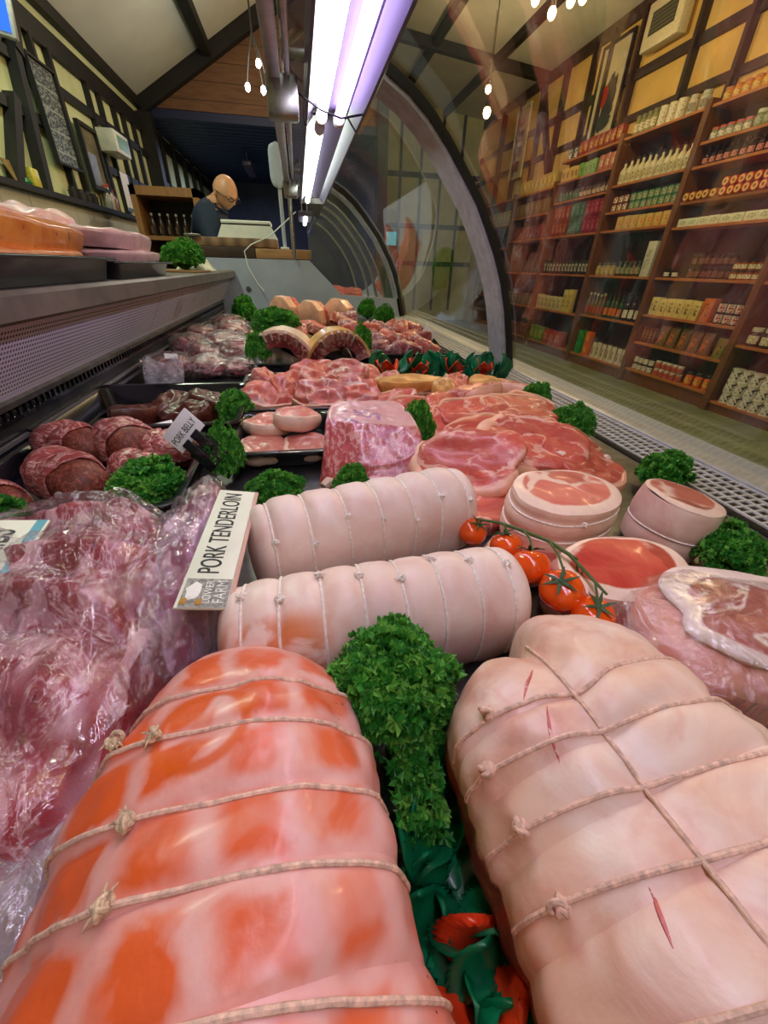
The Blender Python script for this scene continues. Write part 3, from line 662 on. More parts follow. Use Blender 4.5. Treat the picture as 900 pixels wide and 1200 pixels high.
for (ua, ub, ta, tb) in ((.80, .86, .98, 1.16), (.70, .775, .95, 1.10), (.535, .575, .98, 1.02)):
    m = MB(); m.tube([jl.pt(ua + (ub - ua) * k / 8, ta + (tb - ta) * k / 8, .0) for k in range(9)], [.0002 + .0009 * math.sin(PI * k / 8) for k in range(9)], 5)
    link('score_mark', m.mesh('score_mark', M['meat_red']), joint)

def rolled(name, label, loc, rz, L, w, h, us_, mat, seed, th_knot, endface, sharp=15, depth=.07, skew=.01):
    lf = Loaf(L, w, h, us_, depth, .024, sharp=sharp, endp=.5, seed=seed, namp=.015, pw=.95)
    t = thing(name, label, 'pork roll', loc, (0, 0, rz))
    link('skin', lf.mesh(160, 64).mesh('skin', mat), t)
    for i, q in enumerate(us_):
        link('string', lf.ring(q, skew * (1 if i % 2 else .6), .0014).mesh('string', M['string_pale']), t)
        if th_knot is not None:
            p = lf.pt(q, th_knot + .25 * math.sin(i * 2.1), .002); link('knot', knot_mb(p, .0046, seed * 10 + i).mesh('knot', M['string_pale']), t)
    return t
ra = rolled('rolled_pork_loin', 'pale rolled pork loin with orange stains at one end, behind the front parsley', (.055, .270, DECK), .07, .300, .050, .107, [.085, .19, .31, .43, .55, .67, .79, .905], stained_roll(), 3.3, 1.55, None, depth=.075)
rb = rolled('rolled_pork_loin', 'pale rolled pork loin with knots down its front, tall behind the ticket', (.066, .425, DECK), math.radians(14), .306, .051, .116, [.09, .225, .37, .51, .65, .78, .91], M['rind_rolled'], 5.7, 2.55, None, depth=.105)

# ------------------------------------------------------------------ generic pieces of meat
def slab_mb(a, b, h, seed, edge=.35, namp=.22, n=26, pts=None):
    """an irregular cut: superellipse outline, domed top, flat base; returns mesh with 'rim' attribute"""
    m = MB(); N = 40
    def R(ph): return 1 + namp * (nz((math.cos(ph), math.sin(ph), 0), 1.1, seed) + .5 * nz((math.cos(ph), math.sin(ph), 0), 2.6, seed + 4))
    def F(u, v):
        ph = 2 * PI * v; c, s = math.cos(ph), math.sin(ph)
        k = (abs(c) ** 2.6 + abs(s) ** 2.6) ** (-1 / 2.6) * R(ph)
        if u < .62:
            r = u / .62 * .93; z = h * (1 + .16 * nz((r * c * k, r * s * k, 0), 2.2, seed + 9) - .10 * r ** 4)
        elif u < .86:
            q = (u - .62) / .24 * PI / 2; r = .93 + .07 * math.sin(q) + .02; z = h * (.90 - edge * .9 * (1 - math.cos(q)))
        else:
            q = (u - .86) / .14; r = 1.02 - .12 * q; z = h * (.90 - edge * .9) * (1 - q)
        z *= 1 + .12 * nz((r * c * 1.5, r * s * 1.5, 2), 1.5, seed + 2)
        return (a * r * k * c, b * r * k * s, z)
    m.grid(n, N, F, True, at=lambda u, v: min(1.0, u / .62) - .14 * (1 + math.cos(2 * PI * v - seed * 2.1))); return m
def strip_rim(a, b, h, seed, ph0, ph1, w, namp=.22, drop=0.0):
    m = MB(); pts = []
    for i in range(31):
        ph = ph0 + (ph1 - ph0) * i / 30; c, s = math.cos(ph), math.sin(ph)
        k = (abs(c) ** 2.6 + abs(s) ** 2.6) ** (-1 / 2.6) * (1 + namp * (nz((c, s, 0), 1.1, seed) + .5 * nz((c, s, 0), 2.6, seed + 4)))
        pts.append((a * 1.0 * k * c, b * 1.0 * k * s, h * .52 - drop))
    w *= 1.5
    rs = [w * (.25 + .75 * math.sin(PI * min(1, max(0, i / 30))) ** .4) for i in range(31)]
    m.tube(pts, rs, 10, flat=1.0)
    # make the band as tall as the cut
    zc = h * .52 - drop
    m.v = [(p[0], p[1], zc + (p[2] - zc) * (h * .50 / w)) for p in m.v]
    return m
def chop(label, loc, rot, a, b, h, seed, ph=(2.6, 5.4), w=.008, mat='meat_chop', rim='fat_peach', bone=None, group=None, name='pork_chop', cat='pork chop'):
    t = thing(name, label, cat, loc, rot, group)
    link('lean', slab_mb(a, b, h, seed).mesh('lean', M[mat], attr='rim'), t)
    if ph: link('fat_rim', strip_rim(a, b, h, seed, ph[0], ph[1], w).mesh('fat_rim', M[rim]), t)
    if bone: link('bone', MB().ball((bone[0], bone[1], h * .85), (.010, .007, .006), fn=lambda d: 1 + .2 * nz(d, 3, seed)).mesh('bone', M['bone']), t)
    return t

# cut-faced round joints
def round_joint(label, loc, rot, rx, ry, h, face, seed, strings=(.55,), eye=None):
    t = thing('round_pork_joint', label, 'pork joint', loc, rot)
    def R(ph): return 1 + .05 * math.cos(2 * ph + seed) + .04 * nz((math.cos(ph), math.sin(ph), 0), 1.2, seed)
    def S(ph, z):
        q = z / h; k = .93 + .07 * math.sin(PI * min(1, max(0, q))) ** .7
        for s_ in strings: k -= .035 * math.exp(-((q - s_) / .09) ** 2)
        return Vector((rx * R(ph) * k * math.cos(ph), ry * R(ph) * k * math.sin(ph), z))
    m = MB(); m.grid(28, 64, lambda u, v: S(2 * PI * v, h * u), True); link('rind', m.mesh('rind', M['rind_pale']), t)
    def F(u, v):
        ph = 2 * PI * v; p = S(ph, h); r = u
        return (p.x * r, p.y * r, h + .004 * (1 - u ** 6) + .003 * nz((p.x * r, p.y * r, 0), 30, seed))
    m = MB(); m.grid(22, 64, F, True, at=lambda u, v: u + .10 * math.cos(2 * PI * v - 4.4) - .03); link('cut_face', m.mesh('cut_face', M[face], attr='rim'), t)
    for s_ in strings:
        m = MB(); m.tube([S(2 * PI * i / 60, h * s_ + .003 * math.sin(2 * PI * i / 60 + seed)) * 1.0 + Vector((math.cos(2 * PI * i / 60), math.sin(2 * PI * i / 60), 0)) * .0006 for i in range(60)], .0011, 6, True); link('string', m.mesh('string', M['string_pale']), t)
    p = S(4.5, h * strings[-1]); link('knot', knot_mb(p + Vector((0, -.002, 0)), .004, int(seed * 7)).mesh('knot', M['string_pale']), t)
    return t
round_joint('tall round pork joint with pink face and two strings, uppermost of the cut joints', (.333, .418, -.325), (math.radians(6), 0, .2), .080, .060, .075, 'face_pink', 1.2, (.45, .82))
round_joint('red-faced pork joint with thick pale rind beside the tomatoes', (.327, .288, -.345), (math.radians(10), math.radians(-4), -.05), .080, .046, .078, 'face_red', 2.9, (.38,))
round_joint('brownish pink-faced pork joint nearest the white grille, between two parsley bunches', (.497, .392, -.34), (math.radians(5), math.radians(5), .5), .052, .054, .078, 'face_brown', 4.4, (.4,))
# pale trimmings below the tall round joint
chop('pale pork trimming under the tall round joint, behind the tomatoes', (.262, .372, DECK), (0, 0, .5), .045, .04, .03, 8.1, (0, 6.2), .006, 'meat_pink', 'fat_cream', name='pork_trimming', cat='pork')

# film wrapped joint at the right
def film_over(parent, a, b, h, seed, z=0.0, amp=.10, name='clear_film', c=(0, 0)):
    def fn(d): return 1 + amp * (fbm(d, 2.4, seed) + .6 * abs(nz(d, 5.5, seed + 3)) - .1)
    m = MB(); m.ball((c[0], c[1], z + h * .5), (a, b, h * .5), 36, 52, fn); m.v = [(p[0], p[1], max(z, p[2])) for p in m.v]
    return link(name, m.mesh(name, M['film'], angle=25), parent)
t = thing('wrapped_pork_joint', 'rindy pork shoulder joint wrapped in clear film at the right edge', 'pork joint', (.375, .178, DECK), (0, 0, -.35))
lf = Loaf(.185, .068, .088, [.35, .6], .05, .03, sharp=4, endp=.4, seed=9.2, namp=.04, pw=.7)
link('rind', lf.mesh(70, 48).mesh('rind', rind('pink_rind', rgb(232, 176, 160), rgb(208, 112, 98), rgb(190, 70, 60), .4, 14)), t)
m = slab_mb(.085, .060, .016, 5.0); m.v = [(p[0] + .016, p[1] + .006, p[2] + .076) for p in m.v]; link('cut_face', m.mesh('cut_face', meat('shoulder_face', rgb(150, 52, 60), rgb(196, 100, 98), rgb(244, 226, 216), .7, 14, rim='rim', edge=.62, rough=.2), attr='rim'), t)
link('string', lf.ring(.6, .01, .0014, -.4, PI + .4).mesh('string', M['string_pale']), t)
film_over(t, .108, .082, .108, 3.0, amp=.07)

# ------------------------------------------------------------------ film packed cuts at the left
def pack_heightfield(name, label, loc, rz, a, b, h, mat, seed, ridge, flap=None, cat='vacuum pack', group=None, lift=.0035):
    t = thing(name, label, cat, loc, (0, 0, rz), group)
    def H(x, y, o=0.0, cr=0.0):
        e = (abs(x / a) ** 2.8 + abs(y / b) ** 2.8) ** (1 / 2.8)
        z = h * max(0.0, 1 - e ** 4) ** .5
        rr = math.sin((x * math.cos(ridge[1]) + y * math.sin(ridge[1])) * ridge[0] + 3 * fbm((x, y, 0), 9, seed))
        z *= 1 + .09 * rr + .22 * fbm((x, y, 0), 10, seed + 2)
        if cr: z += cr * (abs(fbm((x, y, .3), 26, seed + 5)) * 1.3 + .5 * abs(nz((x * 3 + y, y * .7, .7), 24, seed)))
        return z + o * (1 if e < 1 else 0)
    def mk(sc_, o, cr):
        m = MB(); 
        def F(u, v):
            r = u; ph = 2 * PI * v; c, s_ = math.cos(ph), math.sin(ph); k = (abs(c) ** 2.8 + abs(s_) ** 2.8) ** (-1 / 2.8)
            r = math.sin(u * PI / 2)
            x, y = a * r * k * c * .999, b * r * k * s_ * .999
            return (x * sc_, y * sc_, H(x, y, o, cr))
        m.grid(60, 96, F, True); return m
    link('meat', mk(1, 0, 0).mesh('meat', mat), t)
    link('clear_film', mk(1.03, lift, .012).mesh('clear_film', M['film'], angle=20), t)
    for fl in (flap or ()):
        (p0, p1, p2, p3), sd = fl; p0, p1, p2, p3 = map(Vector, (p0, p1, p2, p3)); m = MB()
        def F(u, v):
            p = p0.lerp(p1, u).lerp(p3.lerp(p2, u), v); n_ = (p1 - p0).cross(p3 - p0).normalized()
            return p + n_ * (.016 * fbm((u * .2, v * .1, 0), 22, sd) + .006 * abs(math.sin(9 * u + 4 * v + sd)) + .004 * abs(nz((u, v, 0), 9, sd)))
        m.grid(26, 26, F); link('bag_flap', m.mesh('bag_flap', M['film_flap'], angle=20, fix=False), t)
    return t
pack_heightfield('packed_pork_ribs', 'big clear bag of glossy pork ribs along the left edge', (-.290, .285, DECK), .12, .165, .235, .105, M['meat_vac'], 4.4, (95, 1.15),
    flap=[(((.10, .10, .080), (.155, .11, .045), (.150, -.06, .05), (.075, -.05, .102)), 2.0), (((.05, -.16, .105), (.14, -.13, .06), (.155, -.26, .05), (.04, -.29, .08)), 5.0)], cat='packed ribs')
pack_heightfield('packed_pork_tenderloin', 'long film packed pork tenderloin under the tenderloin ticket', (-.150, .405, DECK), .05, .042, .190, .088, M['meat_vac2'], 8.8, (40, .4), cat='packed tenderloin')

# ------------------------------------------------------------------ tickets
def frame_from(p_bl, p_br, p_tl):
    """matrix whose x runs bl->br and y bl->tl"""
    o = Vector(p_bl); x = (Vector(p_br) - o); y = (Vector(p_tl) - o); W, Hh = x.length, y.length
    x.normalize(); z = x.cross(y).normalized(); y = z.cross(x)
    return Matrix((( x.x, y.x, z.x, o.x), (x.y, y.y, z.y, o.y), (x.z, y.z, z.z, o.z), (0, 0, 0, 1))), W, Hh
def ticket(name, label, bl, br, tl, thick=.003, mat='cardboard'):
    mx, W, Hh = frame_from(bl, br, tl)
    t = thing(name, label, 'price ticket', mx.to_translation(), mx.to_euler())
    link('board', MB().box((0, 0, -thick), (W, Hh, 0), .0006).mesh('board', M[mat]), t)
    return t, W, Hh
# PORK TENDERLOIN: reads upwards along its length
t, W, Hh = ticket('pork_tenderloin_ticket', 'cream ticket reading PORK TENDERLOIN propped against the rolled loin', (-.0810, .256, -.246), (-.0735, .450, -.242), (-.1215, .260, -.240))
text_mesh('lettering', 'PORK TENDERLOIN', .027, M['ink'], t, Matrix.Translation((W * .215, Hh * .34, .0003)), .60, .0002)
strip_m = G('grey_printed_strip'); v = strip_m.coord(False); nn = strip_m.noise(v, 260, 3); strip_m.done(strip_m.bsdf(strip_m.ramp(nn, [(.4, rgb(120, 120, 112)), (.6, rgb(170, 168, 156))]), .5))
link('printed_strip', MB().box((0.0005, .0005, 0), (W * .18, Hh * .93, .0003)).mesh('printed_strip', strip_m.m), t)
mw = plain('white_print', rgb(236, 236, 226), .5); mo = plain('ochre_print', rgb(176, 128, 40), .5)
text_mesh('lettering', 'FARM', .0135, mw, t, Matrix.Translation((W * .022, Hh * .08, .0006)), .85, .0002)
text_mesh('lettering', 'LOWER', .0095, mw, t, Matrix.Translation((W * .022, Hh * .36, .0006)), .85, .0002)
m = MB(); m.ball((W * .10, Hh * .72, .0008), (.011, .006, .0006), 8, 14, lambda d: 1 + .4 * nz(d, 2, 3)); link('emblem', m.mesh('emblem', mw), t)
m = MB(); m.ball((W * .035, Hh * .86, .0009), (.004, .003, .0006), 8, 14, lambda d: 1 + .4 * nz(d, 2, 8)); m.ball((W * .03, Hh * .56, .0009), (.004, .003, .0006), 8, 14); link('emblem', m.mesh('emblem', mo), t)
link('pink_edge', MB().box((0, -.004, -.0035), (W, -.0002, -.0003)).mesh('pink_edge', plain('pink_edge', rgb(214, 168, 150), .5)), t)
# RIBS ticket at the left edge
t, W, Hh = ticket('ribs_ticket', 'white ticket with a teal edge reading RIBS at the left edge', (-.2580, .235, -.240), (-.2760, .404, -.234), (-.340, .235, -.226))
text_mesh('lettering', 'RIBS', .046, M['ink'], t, Matrix.Translation((W * .90, Hh * .26, .0003)), .50, .0002, 'RIGHT')
link('teal_band', MB().box((0, .002, 0), (W, Hh * .13, .0003)).mesh('teal_band', plain('teal_print', rgb(84, 160, 176), .5)), t)
t, W, Hh = ticket('pork_belly_ticket', 'small white ticket reading PORK BELLY in a black clip between parsley bunches', (-.217, .672, -.278), (-.172, .676, -.231), (-.229, .684, -.240), .0016, 'white_card')
text_mesh('lettering', 'PORK BELLY', .0165, M['ink'], t, Matrix.Translation((W * .06, Hh * .34, .0003)), .62, .0002, weight=.0)
m = MB(); m.box((W * .18, -.03, -.006), (W * .42, .007, .004), .001).box((W * .52, -.03, -.006), (W * .78, .007, .004), .001).box((W * .10, -.055, -.008), (W * .86, -.012, .002), .001); link('clip', m.mesh('clip', M['black_plastic']), t)
t, W, Hh = ticket('price_ticket', 'small white printed ticket lying in the black tray behind the bacon rolls', (-.345, .875, -.318), (-.290, .895, -.312), (-.352, .900, -.304), .0014, 'white_card')
m = MB()
for k in range(7): m.box((W * (.12 + .11 * k), Hh * .38, 0), (W * (.18 + .11 * k), Hh * .62, .0003))
link('print', m.mesh('print', M['ink'], smooth=False), t)
t, W, Hh = ticket('price_ticket', 'white ticket on a black spike at the right end of the far bacon tray', (.590, 1.915, -.300), (.622, 1.93, -.270), (.575, 1.93, -.235), .0016, 'white_card')
link('spike', MB().box((W * .3, -.04, -.006), (W * .6, .004, .003), .001).mesh('spike', M['black_plastic']), t)
# ------------------------------------------------------------------ parsley
def leaf_cluster(m, p, d, r, rnd):
    d = Vector(d).normalized(); x = d.orthogonal().normalized(); a = rnd.uniform(0, 6.28); x = (Matrix.Rotation(a, 3, d) @ x); y = d.cross(x)
    nl = rnd.choice((3, 3, 4))
    for l in range(nl):
        ang = 2 * PI * l / nl + rnd.uniform(-.4, .4); ld = (x * math.cos(ang) + y * math.sin(ang)); tilt = rnd.uniform(.1, .9)
        ax = (ld * math.cos(tilt) + d * math.sin(tilt)).normalized(); sd = d.cross(ld).normalized(); nn = ax.cross(sd).normalized()
        L = r * rnd.uniform(.8, 1.2); vs = [p]; K = 9; ph = rnd.uniform(0, 6)
        for ring, q in ((0, .55), (1, 1.0)):
            for k in range(K):
                t = (k / (K - 1) - .5) * 2.6; rad = L * q * (1.0 if (k % 2 == 0 or ring == 0) else .72) * (1 - .16 * abs(t))
                cz = L * .34 * math.sin(k * 2.3 + ph) * q
                vs.append(p + ax * (rad * math.cos(t)) + sd * (rad * math.sin(t)) + nn * cz)
        fs = [(0, 1 + k, 2 + k) for k in range(K - 1)] + [(1 + k, 1 + K + k, 2 + K + k, 2 + k) for k in range(K - 1)]
        m.add(vs, fs)
def parsley_meshes(seed, n, R, hgt, leaf):
    rnd = random.Random(seed); m = MB(); st = MB()
    for i in range(n):
        ph = rnd.uniform(0, 2 * PI); cz = rnd.uniform(-.25, 1) ; s_ = math.sqrt(max(0, 1 - cz * cz)); d = Vector((s_ * math.cos(ph), s_ * math.sin(ph), cz))
        k = rnd.uniform(.72, 1.0) * (1 + .22 * nz(d, 2.0, seed)); p = Vector((d.x * R * k, d.y * R * k, hgt * .42 + d.z * hgt * .52 * k))
        if p.z < .004: p.z = .004
        leaf_cluster(m, p, d + Vector((rnd.uniform(-.5, .5), rnd.uniform(-.5, .5), rnd.uniform(-.2, .5))), leaf * rnd.uniform(.75, 1.25), rnd)
        if i % 5 == 0: st.tube([Vector((0, 0, .004)), Vector((p.x * .35, p.y * .35, p.z * .55)), p * .97], .0011, 5)
    # a leafy core so that nothing shows through
    for i in range(n // 3):
        d = Vector((rnd.uniform(-1, 1), rnd.uniform(-1, 1), rnd.uniform(-.3, 1))).normalized(); p = Vector((d.x * R * .6, d.y * R * .6, hgt * .4 + d.z * hgt * .3)); leaf_cluster(m, p, d, leaf * 1.4, rnd)
    return m.mesh('leaves', M['parsley'], smooth=False, fix=False), st.mesh('stems', M['parsley_stem'])
PV = [parsley_meshes(11, 620, .046, .075, .0062), parsley_meshes(23, 560, .046, .075, .0064), parsley_meshes(37, 300, .048, .075, .0095)]
def parsley(label, loc, s=(1, 1, 1), rz=0.0, v=0):
    t = thing('parsley_bunch', label, 'parsley', loc, (0, 0, rz)); t.scale = s if isinstance(s, tuple) else (s, s, s)
    link('leaves', PV[v][0], t); link('stems', PV[v][1], t); return t
D2 = -.345
big = parsley_meshes(5, 820, .046, .085, .0066)
t = thing('parsley_bunch', 'big bright parsley bunch in the middle foreground between the two front joints', 'parsley', (.046, .180, -.300)); t.rotation_euler = (.15, 0, 0)
link('leaves', big[0], t); link('stems', big[1], t)
rnd = random.Random(8); m = MB(); st = MB()
for i in range(120):
    u = rnd.random(); p = Vector((.004 + .014 * rnd.uniform(-1, 1), -.035 - .055 * u, .03 - .03 * u + .014 * rnd.random())); leaf_cluster(m, p, Vector((rnd.uniform(-.6, .6), -.6, 1)), .0066, rnd)
link('trailing_sprig', m.mesh('trailing_sprig', M['parsley'], smooth=False, fix=False), t)
parsley('parsley bunch behind the left end of the knotted pork roll', (-.062, .570, D2), (1.0, .8, 1.0), .3, 0)
parsley('parsley bunch behind the middle of the knotted pork roll, before the pork shoulder', (.062, .580, D2), (.78, .7, .95), 1.3, 1)
parsley('tall parsley bunch right of the PORK BELLY ticket', (-.155, .690, D2), (.75, .75, 1.55), 2.2, 0)
parsley('broad loose parsley bunch left of the PORK BELLY ticket', (-.262, .625, D2), (1.15, .95, 1.05), .9, 2)
parsley('dark parsley bunch between the brown meat tray and the pork steaks', (-.178, 1.010, D2), (1.15, .9, 1.15), 1.9, 1)
parsley('loose parsley sprigs at the left edge above the RIBS ticket', (-.440, .540, D2), (.95, .7, .95), .2, 2)
parsley('parsley bunch on the grille farthest along the glass', (.600, .960, D2), (1.05, .9, 1.35), .5, 1)
parsley('bright parsley bunch on the grille in front of the farthest one', (.610, .800, D2), (1.05, .95, 1.2), 2.9, 0)
parsley('flat parsley bunch on the grille behind the brownish pork joint', (.655, .560, D2), (1.2, .8, .9), 3.6, 2)
parsley('parsley bunch against the grille before the wrapped pork joint', (.530, .320, D2), (1.05, .8, 1.05), 4.1, 0)
parsley('scrap of parsley at the right edge beside the big pale joint', (.372, .108, D2), (.5, .5, .6), 1.1, 1)
parsley('small parsley tuft between the pork shoulder and the chops', (.224, .770, D2), (.72, .8, 1.6), 2.4, 1)
parsley('parsley tuft at the left front corner of the rib rack tray', (-.165, 1.60, -.33), (1.0, .9, 1.7), .7, 1)
parsley('dark parsley bunch on the far left behind the packed cuts', (-.355, 2.95, D2), (2.4, 1.6, 2.4), 1.5, 1)
parsley('parsley bunch above the rib rack amid the far joints', (-.120, 2.10, -.30), (2.2, 1.2, 1.7), 3.2, 2)
parsley('parsley tuft right of the arched rib rack', (.235, 1.72, -.325), (1.0, .9, 1.8), 4.4, 0)
parsley('darkest parsley bunch against the far grey end panel', (.49, 3.25, D2), (1.8, 1.4, 2.0), 1.0, 1)
parsley('parsley tuft at the top of the pile of bacon pieces', (.46, 2.42, -.30), (1.5, 1.1, 1.7), 2.0, 0)
parsley('parsley bunch on the steel ledge beside a folded cloth', (-.545, 2.45, -.045), (2.1, 2.0, 1.9), 2.6, 0)

# ------------------------------------------------------------------ plastic garlands
def serrated_leaf(L, Wd, cup, rnd):
    m = MB(); N = 22; vs = []; fs = []
    for i in range(N):
        u = i / (N - 1); wv = Wd * math.sin(PI * min(1, u ** .8)) ** .7 * (1 + (.16 if i % 2 else -.06)); 
        for k in range(-3, 4):
            q = k / 3; vs.append((q * wv, cup * (q * q) * Wd + .22 * L * math.sin(u * 2.6), u * L))
    for i in range(N - 1):
        for k in range(6): a = i * 7 + k; fs.append((a, a + 1, a + 8, a + 7))
    m.add(vs, fs); m.v2 = None
    return m
def garland(name, label, pts, L, nleaf, nred, seed, spread, redpos=None, lean=(-.4, .4), rs=1.0):
    rnd = random.Random(seed); t = thing(name, label, 'garland', pts[0])
    def at(u):
        q = u * (len(pts) - 1); i = min(int(q), len(pts) - 2); return Vector(pts[i]).lerp(Vector(pts[i + 1]), q - i)
    base = MB().tube([at(k / 20) - Vector(pts[0]) + Vector((0, 0, .003)) for k in range(21)], .003, 6); link('base_strip', base.mesh('base_strip', M['plastic_green']), t)
    lv = [serrated_leaf(L, L * .40, .25, rnd).mesh('leaf', M['plastic_green'], fix=False) for _ in range(2)]
    for me in lv: pass
    rd = serrated_leaf(L * .95, L * .5, .35, rnd).mesh('red_petal', M['plastic_red'], fix=False)
    def put(me, nm, u, off, rot, s=1.0):
        o = link(nm, me, t); o.location = at(u) - Vector(pts[0]) + Vector(off); o.rotation_euler = rot; o.scale = (s, s, s)
        sol = o.modifiers.new('thickness', 'SOLIDIFY'); sol.thickness = .0012; return o
    for i in range(nleaf):
        u = (i + .5) / nleaf; put(rnd.choice(lv), 'leaf', u, (rnd.uniform(-spread, spread), rnd.uniform(-spread, spread), .002 + rnd.uniform(0, L * .6)), (rnd.uniform(*lean), rnd.uniform(-.3, .3), rnd.uniform(0, 6.28)), rnd.uniform(.8, 1.15))
    for u in (redpos or []):
        for k in range(nred): put(rd, 'red_petal', u, (0, 0, L * .55), (-.35 + rnd.uniform(-.2, .2), 0, k * 2 * PI / nred + rnd.uniform(-.3, .3)), rs)
    return t
garland('plastic_garland', 'green plastic leaf garland with orange red petals between the two front joints', [(.058, .170, -.335), (.060, .125, -.335), (.062, .080, -.335), (.060, .030, -.335), (.052, -.03, -.335)], .036, 64, 3, 3, .014, [.74], (-1.15, -.25))
garland('plastic_garland', 'green plastic garland with orange flowers standing behind the pork chops', [(.225, 1.36, -.345), (.45, 1.345, -.345), (.67, 1.32, -.345)], .072, 48, 4, 5, .012, [.10, .33, .60, .84], (-.45, .45), .80)

# ------------------------------------------------------------------ tomatoes on the vine
t = thing('vine_tomatoes', 'sprig of ripe red vine tomatoes beside the rolled loin', 'tomatoes', (.235, .30, DECK))
TO = [(.203, .402, -.298, .0195), (.226, .352, -.288, .020), (.231, .305, -.282, .0225), (.243, .262, -.280, .0225), (.268, .274, -.292, .0200), (.262, .232, -.290, .021), (.216, .232, -.312, .019), (.240, .330, -.316, .020)]
def calyx_mb(r, seed):
    m = MB(); rnd = random.Random(seed)
    for k in range(6):
        a = 2 * PI * k / 6 + rnd.uniform(-.2, .2); m.tube([(0, 0, 0), (math.cos(a) * r * .4, math.sin(a) * r * .4, r * .12), (math.cos(a) * r * .8, math.sin(a) * r * .8, r * rnd.uniform(-.1, .3))], [r * .10, r * .09, r * .02], 5, flat=.4)
    m.ball((0, 0, 0), (r * .16, r * .16, r * .12), 6, 8); return m
tips = []
for i, (x, y, z_, r) in enumerate(TO):
    def fn(d): return 1 - .13 * max(0, d.z) ** 6 + .02 * math.cos(5 * math.atan2(d.y, d.x)) * (1 - d.z ** 2)
    to = link('tomato', MB().ball((0, 0, 0), (r, r, r * .9), 22, 28, fn).mesh('tomato', M['tomato']), t, (x - .235, y - .30, z_ - DECK), (random.Random(i).uniform(-.5, .5), random.Random(i + 50).uniform(.1, .6), i))
    link('calyx', calyx_mb(r, i).mesh('calyx', M['calyx']), to, (0, 0, r * .80))
m = MB(); ln = [(.205, .398, -.276), (.222, .372, -.266), (.240, .345, -.262), (.256, .318, -.259), (.264, .290, -.258), (.268, .262, -.262), (.272, .236, -.266)]
m.tube([(p[0] - .235, p[1] - .30, p[2] - DECK) for p in ln], [.0016, .002, .0022, .0022, .0022, .002, .0014], 7)
for a, b in ((1, 1), (2, 2), (3, 3), (4, 4), (5, 5)):
    p, q = ln[a], TO[b]; m.tube([(p[0] - .235, p[1] - .30, p[2] - DECK), ((p[0] + q[0]) / 2 - .235, (p[1] + q[1]) / 2 - .30, max(p[2], q[2] + q[3]) - DECK + .002), (q[0] - .235, q[1] - .30, q[2] + q[3] * .8 - DECK)], .0014, 6)
link('vine', m.mesh('vine', M['vine']), t)

# ------------------------------------------------------------------ trays
def rrect(a, b, r, n=6):
    out = []
    for (cx, cy, a0) in ((a - r, b - r, 0), (-a + r, b - r, 90), (-a + r, -b + r, 180), (a - r, -b + r, 270)):
        for k in range(n + 1):
            t = math.radians(a0 + 90 * k / n); out.append((cx + r * math.cos(t), cy + r * math.sin(t)))
    return out
def tray(label, c, a, b, h=.04, rz=0.0, mat='black_plastic', r=.03, cat='tray'):
    m = MB(); rings = [(.0, a - .018, b - .018), (.002, a - .014, b - .014), (h - .004, a - .004, b - .004), (h, a + .001, b + .001), (h, a + .010, b + .010), (h - .004, a + .012, b + .012)]
    vs = []; fs = []; n = None
    for z_, aa, bb in rings:
        o = rrect(aa, bb, r); n = len(o); vs += [(p[0], p[1], z_) for p in o]
    for i in range(len(rings) - 1):
        for k in range(n): fs.append((i * n + k, i * n + (k + 1) % n, (i + 1) * n + (k + 1) % n, (i + 1) * n + k))
    fs.append(tuple(range(n)))
    m.add(vs, fs); o = link('meat_tray', m.mesh('meat_tray', M[mat], fix=False), None, c, (0, 0, rz)); s_ = o.modifiers.new('thickness', 'SOLIDIFY'); s_.thickness = .002
    return tag(o, label, cat)
tray('wide black tray under the bacon wrapped rolls at the left', (-.375, .700, DECK), .165, .150, .04)
tray('black tray holding brown marinated meat, left behind the bacon rolls', (-.355, 1.030, DECK), .195, .165, .055)
tray('black tray under the pale pork loin slices', (-.055, .845, DECK), .100, .120, .040)
tray('black tray under the thick pork steaks', (.030, 1.165, DECK), .205, .185, .045)
tray('black tray under the rib racks and far pork joints', (-.020, 2.02, DECK), .205, .52, .045)
tray('black tray under the pile of bacon pieces at the far right', (.405, 2.06, DECK), .185, .40, .045)
tray('long black tray of orange slabs on the steel ledge', (-.670, .80, -.045), .215, .475, .048, r=.02)
tray('shorter black tray of pink discs on the steel ledge', (-.670, 1.56, -.045), .215, .245, .040, r=.02)

# ------------------------------------------------------------------ bacon wrapped rolls
def bacon_roll(label, loc, rz, L, w, h, seed):
    rr = random.Random(seed); lf = Loaf(L, w, h, [.3, .5, .7], .03, .04, sharp=3.4, endp=.5, seed=seed, namp=.09, pw=.9)
    t = thing('bacon_roll', label, 'bacon roll', loc, (0, 0, rz)); m = lf.mesh(70, 44); link('filling', m.mesh('filling', M['haslet']), t)
    b = MB()
    for k in range(4):
        u0 = .06 + k * .16 + rr.uniform(-.03, .03); sk = rr.uniform(-.10, .16); w_ = rr.uniform(.15, .21); lift = .002 + .0016 * (k % 2)
        b.grid(9, 34, lambda u, v: lf.pt(min(.90, max(.02, u0 + u * w_ * 1.25 + sk * math.cos(PI * v) * .5 + .02 * nz((u, v * 3, 0), 2, seed + k))), -.35 + (PI + .7) * v, lift + .002 * math.sin(PI * u) + .002 * nz((u * 3, v * 6, k), 2, seed)))
    o = link('bacon', b.mesh('bacon', M['bacon'], fix=False), t); s_ = o.modifiers.new('thickness', 'SOLIDIFY'); s_.thickness = .0025; return t
bacon_roll('bacon wrapped roll nearest the ribs ticket, brown filling showing at its end', (-.392, .655, -.34), -.75, .150, .040, .076, 1.0)
bacon_roll('plump bacon wrapped roll with a round brown end, at the back of the tray', (-.350, .790, -.34), -.95, .140, .044, .084, 2.0)
bacon_roll('dark bacon wrapped roll at the back left of the tray', (-.450, .800, -.34), -.5, .150, .036, .072, 3.0)
